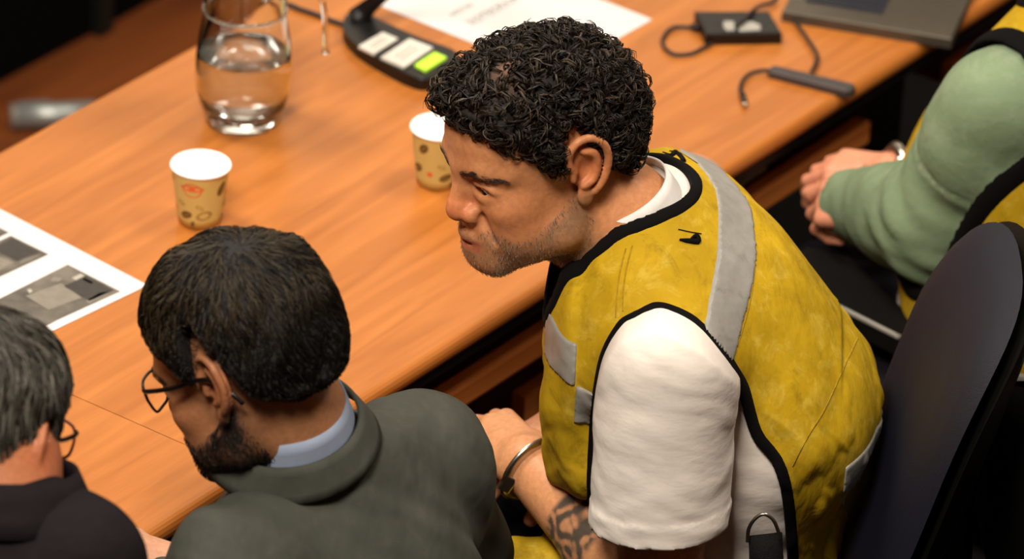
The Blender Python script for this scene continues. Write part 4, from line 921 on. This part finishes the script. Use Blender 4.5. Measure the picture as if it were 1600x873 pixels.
    for k in range(4):
        m_ = cA+(cB-cA)*(k+.5)/4; d = unit(cB-cA); sd = unit(np.cross(d, (0, 0, 1) if k % 2 else (1, 0, 0)))
        P = [m_+d*math.cos(a)*.011+sd*math.sin(a)*.006 for a in np.linspace(0, 6.283, 20, endpoint=False)]; V, F = tube_arr(P, .0016, 6, None, True); mk('chain_link', V, F, M['steel'], hc)
_bv = {}
def vest_bvh(o):
    if o.name not in _bv:
        n = len(o.data.vertices); V = np.empty(n*3, np.float32); o.data.vertices.foreach_get('co', V); V = V.reshape(-1, 3)+np.array(o.matrix_parent_inverse.translation)+np.array(o.parent.location)
        F = np.empty(len(o.data.loops), np.int32); o.data.loops.foreach_get('vertex_index', F); _bv[o.name] = BVHTree.FromPolygons(V.tolist(), F.reshape(-1, 4).tolist())
    return _bv[o.name]
person_vest()

# ------------------------------------------------------------------ spectacles
def spectacles(name, label, pos, R, s, mf, mt, root, w=.026, hgt=.019, fx=.101, zc=-.012):
    g = thing(name, label, 'glasses', tuple(pos))
    for sg in (1, -1):
        P = []
        for a in np.linspace(0, 2*math.pi, 36, endpoint=False):
            ca, sa = math.cos(a), math.sin(a); e = .55
            y = w*abs(ca)**e*np.sign(ca); z = hgt*abs(sa)**e*np.sign(sa)
            P.append((fx-.012*((y+w)/(2*w))**2-.004*(z<0)*abs(z)/hgt, sg*(.035+y), zc+z))
        V, F = tube_arr(P, .0017, 6, None, True); rim = mk('rim', xf(R, pos, s, V), F, mf, g)
        c = np.mean(P, 0); V = np.vstack([P, c]); n = len(P); F = [(i, (i+1) % n, n, n) for i in range(n)]; F = np.array([(i, (i+1) % n, n) for i in range(n)])
        mk('lens', xf(R, pos, s, V), F, M['lens'], rim)
        T = catmull([(fx-.013, sg*.063, zc+.013), (fx-.022, sg*.0705, zc+.013), (.05, sg*.078, zc+.013), (.002, sg*.081, zc+.016), (-.022, sg*.081, zc-.004), (-.032, sg*.080, zc-.02)], 6)
        V, F = tube_arr(T, .0019, 6, (1, 1.5)); mk('temple', xf(R, pos, s, V), F, mt, g)
    V, F = tube_arr(catmull([(fx, .010, zc+.004), (fx+.004, 0, zc+.007), (fx, -.010, zc+.004)], 5), .0017, 6); mk('bridge', xf(R, pos, s, V), F, mf, g)

# ================================================================== PERSON B : grey suit, short dark hair, glasses
def person_suit():
    root = thing('person', 'seated man with short dark hair, beard and glasses in a grey suit jacket', 'person', (-.20, -.80, 0))
    R = rot(157, 27, 2); s = 1.0; pos = np.array([-.281, -.80, 1.086])
    nk = [PY(455, 655, -.80), PY(490, 745, -.79)]
    body = []; S = build_head(body, pos, R, s, nk, .057, '#a4704c', True, (.012, .008, .006), .93, .001, .0022)
    eyes(root, pos, R, s, (1, 0, -.7)); brows(root, pos, R, s, S, (.010, .007, .005))
    stubble(root, pos, R, s, S, 4200, [(.008, .006, .005), (.014, .010, .008)], .0042)
    zx = [-.15, -.09, -.070, -.050, -.030, -.016, .004, .014, .024, .040, .060, .080, .12]
    zz = [-.060, -.066, -.064, -.050, .000, .048, .052, .006, -.012, .012, .026, .046, .05]
    tf = lambda x, y, z: .010+.014*np.clip((z-.03)/.07, 0, 1)-.006*np.clip((x-.03)/.06, 0, 1)
    H = cap_sdf(zx, zz, tf, .0022, 60, occ=.004, ramp=.03)
    V, Q = H.mesh((-.15, -.13, -.11), (.15, .13, .17), .003)
    hair = mk('hair', xf(R, pos, s, V), Q, M['haircap'], root, col=np.tile([.006, .004, .003], (len(V), 1)))
    P = sample_cap(V, Q, 8600); zh = np.interp(P[:, 0], zx, zz); P = P[P[:, 2] > zh+.002]; P -= grad(H, P)*.003
    wh = np.array([-.055, .012, .115])
    def dirf(p):
        v = p-wh; r = np.linalg.norm(v, axis=1)[:, None]; v = v/(r+1e-6); sw = np.cross([0, 0, 1.], v)
        d = v+.45*sw*np.exp(-r/.05); f = np.clip((p[:, :1]-.0)/.08, 0, 1)*np.clip((p[:, 2:]-.05)/.05, 0, 1)
        d = d+f*np.array([.6, .3, 0]); d[:, 2] -= .35; return d
    wob = P.copy()
    dj = lambda p: dirf(p)+.22*np.stack([np.sin(90*p[:, 1]+60*p[:, 2]), np.sin(80*p[:, 0]+70*p[:, 2]), 0*p[:, 0]], 1)
    Ls = rng.uniform(.022, .042, len(P)); Ls = Ls*np.where(P[:, 2] < .0, .5, 1)*np.where((np.abs(P[:, 1]) > .045) & (P[:, 2] < .075) & (P[:, 0] > -.05) & (P[:, 0] < .03), .35, 1)
    W = flow_hair(H, P, dj, Ls, 8, .0024, .22)
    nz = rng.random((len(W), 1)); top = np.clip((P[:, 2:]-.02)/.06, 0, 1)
    cc = np.array([.010, .0065, .004])*(.25+.6*nz)+np.array([.042, .030, .014])*top*top*(nz > .45)  # warm overhead highlight painted into the colour of the upper strands
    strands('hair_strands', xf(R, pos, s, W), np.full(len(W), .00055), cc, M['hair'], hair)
    spectacles('spectacles', 'thin black-rimmed glasses worn by the man in the grey suit', pos, R, s, M['frameblack'], M['frameblack'], root, fx=.109, zc=-.007)
    er = [xf(R, pos, s, q) for q in ([(-.0205, .0945, .016)], [(-.0215, .0945, .008)])]
    # torso
    T = SDF(); RB = np.array([[.70, -.71, 0], [.71, .70, 0], [0, 0, 1.]])
    T.add(ell(PY(500, 930, -.80), (.175, .135, .18), RB)); T.add(ell(PY(520, 1080, -.80), (.18, .145, .22), RB), .08)
    T.add(cone(PY(520, 735, -.79), PY(668, 722, -.63), .054, .068), .05); T.add(cone(PY(470, 790, -.80), PY(362, 900, -.93), .045, .066), .05)
    elR = PY(716, 862, -.56); T.add(cone(PY(672, 718, -.63), elR, .068, .056), .05); T.add(cone(elR, PY(520, 1040, -.50), .056, .042), .03)
    elL = PY(215, 1075, -.85); T.add(cone(PY(362, 900, -.93), elL, .066, .054), .05); wL = PY(272, 893, -.73); T.add(cone(elL, wL-unit(wL-elL)*.02, .054, .038), .03)
    post = lambda F, x, y, z: F-.0070*wrinkle(x, y, z, 18, 1.4, (.8, -.5, .7))-.0038*wrinkle(x, y, z, 40, 4.4, (.4, .9, .8))-.0012*wrinkle(x, y, z, 90, 2, (.7, .6, .6))
    V, Q = T.mesh(*bbox_of(T, .02), .005, post); jk = mk('suit_jacket', V, Q, M['suit'], root)
    Vb, Qb = T.mesh(*bbox_of(T, .02), .012); Vb = Vb-grad(T, Vb, .004)*.016; body.append((Vb, Qb, flat_skin(Vb, '#a4704c')))
    A = SDF(); A.add(cone(elL+(wL-elL)*.5, wL, .036, .028))
    hand_sdf(A, wL, PY(196, 862, -.74)-wL, (-.2, -.2, 1), (0, 1, 0), (60, 60, 30), 1.0, .05); V, Q = A.mesh(*bbox_of(A), .003); body.append((V, Q, flat_skin(V, '#bd8a6c')))
    join_body('body', body, root)
    ax_n = unit(PY(455, 655, -.80)-PY(495, 755, -.79)); ax2 = unit(ax_n+np.array([.20, -.12, .15])); c0 = PY(450, 650, -.80)
    lo_ = ring(c0-ax2*.022, ax2, .072, 44, 1.0, (.9, -.44, 0), -140, 140); up_l = ring(c0+ax2*.018, ax2, .064, 44, 1.0, (.9, -.44, 0), -140, 140)
    band('shirt_collar', lo_, up_l, .003, M['bluecollar'], root, closed=False)
    lo_ = ring(c0-ax2*.034-np.array([0, 0, .006]), ax2, .095, 44, 1.02, (.9, -.44, 0), -150, 150); up_l = ring(c0-ax2*.004, ax2, .077, 44, 1.0, (.9, -.44, 0), -150, 150)
    band('jacket_collar', lo_, up_l, .005, M['suit'], jk, closed=False, nsub=4)
    L = SDF()
    for o in (-.13, .02):
        h0 = np.array([-.13, -.86, .50])+U*o; k0 = h0+NI*.40
        L.add(cone(h0, k0, .09, .066), .03); L.add(cone(k0, k0+np.array([0, 0, -.42]), .062, .045), .03); L.add(cone(k0+np.array([0, 0, -.45]), k0+NI*.16+np.array([0, 0, -.46]), .044, .034), .03)
    V, Q = L.mesh(*bbox_of(L), .010); mk('trousers', V, Q, M['trousers'], root)

# ================================================================== PERSON C : grey hair, black jacket, red glasses
def person_grey():
    root = thing('person', 'grey-haired man in a black jacket, seen from behind at the left corner', 'person', (-.56, -1.10, 0))
    R = rot(64, 22, 0); s = 1.02; pos = np.array([-.545, -1.06, 1.132])
    nk = [PY(-5, 735, -1.09), PY(-5, 800, -1.12)]
    body = []; S = build_head(body, pos, R, s, nk, .056, '#b06f4a', True, (.16, .14, .12), .4, 0, .0028)
    eyes(root, pos, R, s)
    zx = [-.15, -.09, -.070, -.050, -.030, -.016, .004, .014, .024, .040, .060, .080, .12]
    zz = [-.110, -.110, -.105, -.092, -.060, .010, .024, -.020, -.015, .018, .036, .056, .06]
    H = cap_sdf(zx, zz, lambda x, y, z: .007+.010*np.clip((z-.03)/.07, 0, 1), .0018, 60, nz=-.10)
    V, Q = H.mesh((-.15, -.12, -.13), (.14, .12, .16), .0035)
    hair = mk('hair', xf(R, pos, s, V), Q, M['haircap'], root, col=np.tile([.035, .032, .026], (len(V), 1)))
    P = sample_cap(V, Q, 6200); zh = np.interp(P[:, 0], zx, zz); P = P[P[:, 2] > zh+.002]; P -= grad(H, P)*.003
    wh = np.array([-.030, .005, .12])
    def dirf(p):
        v = p-wh; r = np.linalg.norm(v, axis=1)[:, None]; v = v/(r+1e-6); sw = np.cross([0, 0, 1.], v)
        d = v+.5*sw*np.exp(-r/.05)+.3*np.stack([np.sin(70*p[:, 1]+50*p[:, 2]), np.sin(60*p[:, 0]+50*p[:, 2]), 0*p[:, 0]], 1); d[:, 2] -= .6; return d
    W = flow_hair(H, P, dirf, rng.uniform(.03, .055, len(P)), 9, .002, .14)
    t = rng.random((len(W), 1)); cc = np.where(t < .38, np.array([.105, .097, .075]), np.where(t < .47, np.array([.22, .205, .17]), np.array([.024, .020, .014])))
    low = np.clip((-.035-P[:, 2:])/.03, 0, 1); cc = cc*(1-low*.8)
    strands('hair_strands', xf(R, pos, s, W), np.full(len(W), .00066), cc, M['hair'], hair)
    spectacles('spectacles', 'dark red glasses worn by the grey-haired man at the left corner', pos, R, s, M['red'], M['frameblack'], root, fx=.112, zc=-.004, w=.029)
    T = SDF(); RB = np.array([[.64, .77, 0], [-.77, .64, 0], [0, 0, 1.]])
    sR = PY(118, 885, -1.17); sL = PY(-130, 850, -.95)
    T.add(ell(PY(-40, 1000, -1.14), (.14, .17, .19))); T.add(cone(PY(10, 835, -1.12), sR, .055, .062), .06); T.add(cone(PY(-20, 800, -1.10), sL, .055, .066), .06)
    T.add(ell(PY(-40, 1220, -1.16), (.16, .18, .25)), .08)
    eR = sR+np.array([.02, .08, -.23]); T.add(cone(sR, eR, .064, .055), .04); T.add(cone(eR, eR+np.array([-.16, .18, .01]), .055, .038), .03)
    eL = np.array([sL[0]-.03, sL[1]+.05, .85]); T.add(cone(sL, eL, .066, .055), .04); T.add(cone(eL, eL+np.array([.04, .17, -.03]), .055, .036), .03)
    V, Q = T.mesh(*bbox_of(T, .02), .006, lambda F, x, y, z: F-.003*wrinkle(x, y, z, 26, 1.4, (.8, -.5, .7))); jk = mk('jacket', V, Q, M['darkjacket'], root)
    Vb, Qb = T.mesh(*bbox_of(T, .02), .012); Vb = Vb-grad(T, Vb, .004)*.016; body.append((Vb, Qb, flat_skin(Vb, '#b06f4a')))
    A = SDF(); w1 = eR+np.array([-.17, .19, .01]); hand_sdf(A, w1, (-.5, .8, .0), (0, 0, 1), (-1, -.5, 0), (20, 30, 20), 1, .04); V, Q = A.mesh(*bbox_of(A), .004); body.append((V, Q, flat_skin(V, '#b06f4a')))
    A = SDF(); w1 = eL+np.array([.043, .18, -.03]); hand_sdf(A, w1, (.1, .9, -.03), (0, 0, 1), (1, -.5, 0), (20, 30, 20), 1, .04); V, Q = A.mesh(*bbox_of(A), .004); body.append((V, Q, flat_skin(V, '#b06f4a')))
    join_body('body', body, root)
    c0 = PY(-2, 748, -1.11); ax2 = unit(np.array([0, .35, 1.])); band('jacket_collar', ring(c0-ax2*.04, ax2, .104, 40, 1, (0, -1, 0), -150, 150), ring(c0+ax2*.012, ax2, .079, 40, 1, (0, -1, 0), -150, 150), .005, M['darkjacket'], jk, closed=False)
    L = SDF()
    for o in (-.09, .09):
        h0 = np.array([-.60, -1.22, .50])+U*o; k0 = h0+NI*.36
        L.add(cone(h0, k0, .09, .066), .03); L.add(cone(k0, k0+np.array([0, 0, -.44]), .062, .045), .03)
    V, Q = L.mesh(*bbox_of(L), .012); mk('trousers', V, Q, M['trousers'], root)

# ================================================================== PERSON D : green sweatshirt, yellow vest (head out of frame)
def person_green():
    root = thing('person', 'person in a green sweatshirt and yellow vest seated at the right edge, hands clasped', 'person', (.72, .10, 0))
    sh = PY(1562, 172, .05); el = PY(1462, 348, .10); wr = PY(1342, 318, .25); nk1 = PY(1710, 60, .16)
    shR = PY(1840, 20, .38); elR = PY(1640, 230, .45); wrR = PY(1392, 272, .365)
    body = []; R = rot(140, 15, 0); pos = nk1+np.array([-.05, .03, .19])
    S = build_head(body, pos, R, 1.0, [nk1+np.array([-.02, .01, .05]), nk1], .055, '#b8805f', False, h=.0035)
    H = cap_sdf([-.15, -.09, -.05, -.016, .014, .04, .08, .12], [-.06, -.06, -.05, .02, -.01, .02, .05, .05], lambda x, y, z: .014+0*z, .001, 60); V, Q = H.mesh((-.15, -.12, -.11), (.14, .12, .15), .005)
    hr = mk('hair', xf(R, pos, 1, V), Q, M['haircap'], root, col=np.tile([.012, .008, .006], (len(V), 1)))
    P = sample_cap(V, Q, 2600); P = P[P[:, 2] > -.045]; P -= grad(H, P)*.002
    W = flow_hair(H, P, lambda p: np.stack([p[:, 0]*.2+.5, p[:, 1]*4, -.4-0*p[:, 2]], 1), rng.uniform(.015, .03, len(P)), 6, .002, .25)
    strands('hair_strands', W @ R.T+pos, np.full(len(W), .0007), np.array([.012, .008, .005])*(.5+rng.random((len(W), 1))), M['hair'], hr)
    T = SDF(); RB = np.array([[-.777, -.629, 0], [.629, -.777, 0], [0, 0, 1.]])
    T.add(ell(PY(1680, 230, .14), (.135, .185, .19), RB)); T.add(ell(PY(1640, 390, .17), (.165, .19, .18), RB), .08); T.add(ell(PY(1660, 560, .14), (.15, .17, .2), RB), .08)
    T.add(cone(PY(1500, 205, .27), PY(1450, 300, .32), .036, .042), .05); T.add(cone(nk1, sh+unit(nk1-sh)*.03, .055, .055), .06); T.add(cone(nk1, shR, .055, .06), .06)
    Vb, Qb = T.mesh(*bbox_of(T), .012); Vb = Vb-grad(T, Vb, .004)*.012; body.append((Vb, Qb, flat_skin(Vb, '#b8805f')))
    A = SDF(); A.add(cone(wr+unit(el-wr)*.06, wr, .034, .029)); hand_sdf(A, wr+(el-wr)*.28, PY(1268, 300, .30)-wr, (-.3, -.5, 1), (.3, 1, 0), (35, 60, 40), 1.0, .06, stagger=(0, 0, 6, 14)); V, Q = A.mesh(*bbox_of(A), .003); body.append((V, Q, flat_skin(V, '#d08a6a')))
    A = SDF(); A.add(cone(wrR+unit(elR-wrR)*.12, wrR, .038, .028)); hand_sdf(A, wrR, PY(1310, 262, .385)-wrR, (-.3, -.4, 1), (-.5, -1, 0), (34, 46, 30), .86, .04); V, Q = A.mesh(*bbox_of(A), .003); body.append((V, Q, flat_skin(V, '#d08a6a')))
    join_body('body', body, root)
    Sw = SDF(); Sw.ops = list(T.ops); arm = SDF(); arm.add(cone(sh, el, .078, .068)); arm.add(cone(el, el+(wr-el)*.45, .070, .060), .04); arm.add(cone(el+(wr-el)*.45, wr, .064, .046), .03)
    Sw.add((lambda x, y, z: arm_f(x, y, z), bbox_of(arm, 0)), .015); Sw.add(cone(shR, elR, .072, .062), .02); Sw.add(cone(elR, elR+(wrR-elR)*.62, .060, .045), .03)
    def arm_f(x, y, z):
        d = cone(sh, el, .078, .068)[0](x, y, z); d = smin(d, cone(el, el+(wr-el)*.45, .070, .060)[0](x, y, z), .04); d = smin(d, cone(el+(wr-el)*.45, wr, .064, .046)[0](x, y, z), .03); return d
    ua = unit(el-sh); Lu = np.linalg.norm(el-sh)
    def post(F, x, y, z):
        t = ((x-sh[0])*ua[0]+(y-sh[1])*ua[1]+(z-sh[2])*ua[2])/Lu
        F = F-.0035*wrinkle(x, y, z, 26, 2.4, (.6, .2, 1))-.002*wrinkle(x, y, z, 60, .4, (.4, -.5, 1))*np.clip(t/.4, 0, 1.3)+.0022*np.exp(-((t-.45)/.014)**2)-.003*np.clip((t-.45)/.02, 0, 1)*np.clip((.75-t)/.3, 0, 1)
        fw_ = unit(wr-el); q = (x-wr[0])*fw_[0]+(y-wr[1])*fw_[1]+(z-wr[2])*fw_[2]; F = np.maximum(F, -cone(wr-fw_*.02, wr+fw_*.1, .036, .040)[0](x, y, z)); return F
    V, Q = Sw.mesh(*bbox_of(Sw, .02), .0052, post); mk('sweatshirt', V, Q, M['sweat'], root)
    ax_, F0 = T.grid(*bbox_of(T, .03), .0048); x, y, z = ax_[0][:, None, None], ax_[1][None, :, None], ax_[2][None, None, :]
    B = F0-.010-.004*wrinkle(x, y, z, 24, .8, (1, .5, -.3)); ad = cone(sh, el+(el-sh)*.05, .090, .082)[0](x, y, z); rd = cone(shR, elR, .085, .08)[0](x, y, z); nd = cone(nk1, nk1+np.array([-.04, .03, .2]), .075, .09)[0](x, y, z)
    bt = .61-z; hole = np.minimum(np.minimum(ad, rd), nd); V, Q = nets(ax_, np.maximum(np.maximum(B, -hole), bt)); vest = mk('safety_vest', V, Q, M['vest'], root)
    V, Q = nets(ax_, smax(np.maximum(B-.005, bt), np.abs(hole-.002)-.009, .008)); mk('vest_binding', V, Q, M['trimblack'], vest)
    c = PY(1592, 590, .0)[2]; V, Q = nets(ax_, np.maximum(np.maximum(B-.003, bt), np.maximum(np.abs(z-c)-.026, -hole+.008))); mk('reflective_tape', V, Q, M['reflect'], vest)
    L = SDF()
    for o in (-.10, .09):
        h0 = np.array([.74, .05, .52])+U*o; k0 = h0+NI*.46
        L.add(cone(h0, k0, .098, .072), .03); L.add(cone(k0, k0+np.array([0, 0, -.42]), .064, .045), .03)
    V, Q = L.mesh(*bbox_of(L), .010); mk('trousers', V, Q, M['trousers'], root)
    # wrist watch on the far wrist
    a = unit(elR-wrR); c0 = wrR+a*.008; wt = thing('wristwatch', 'steel square wristwatch with a dark face on the wrist at the right', 'watch', tuple(c0))
    V, F = tube_arr(ring(c0, a, .0365, 30), .0022, 6, (1, 3.6), True); mk('watch_strap', V, F, M['steel'], wt)
    n = unit(np.array([-.1, -.75, .45])-a*(np.array([-.1, -.75, .45])@a)); Rm = Matrix(((a[0], np.cross(n, a)[0], n[0]), (a[1], np.cross(n, a)[1], n[1]), (a[2], np.cross(n, a)[2], n[2])))
    box('watch_case', c0+n*.040, (.030, .036, .011), M['steel'], wt, Rm, bevel=.003); box('watch_face', c0+n*.0458, (.023, .029, .0015), M['blackglass'], wt, Rm)
person_suit(); person_grey(); person_green()
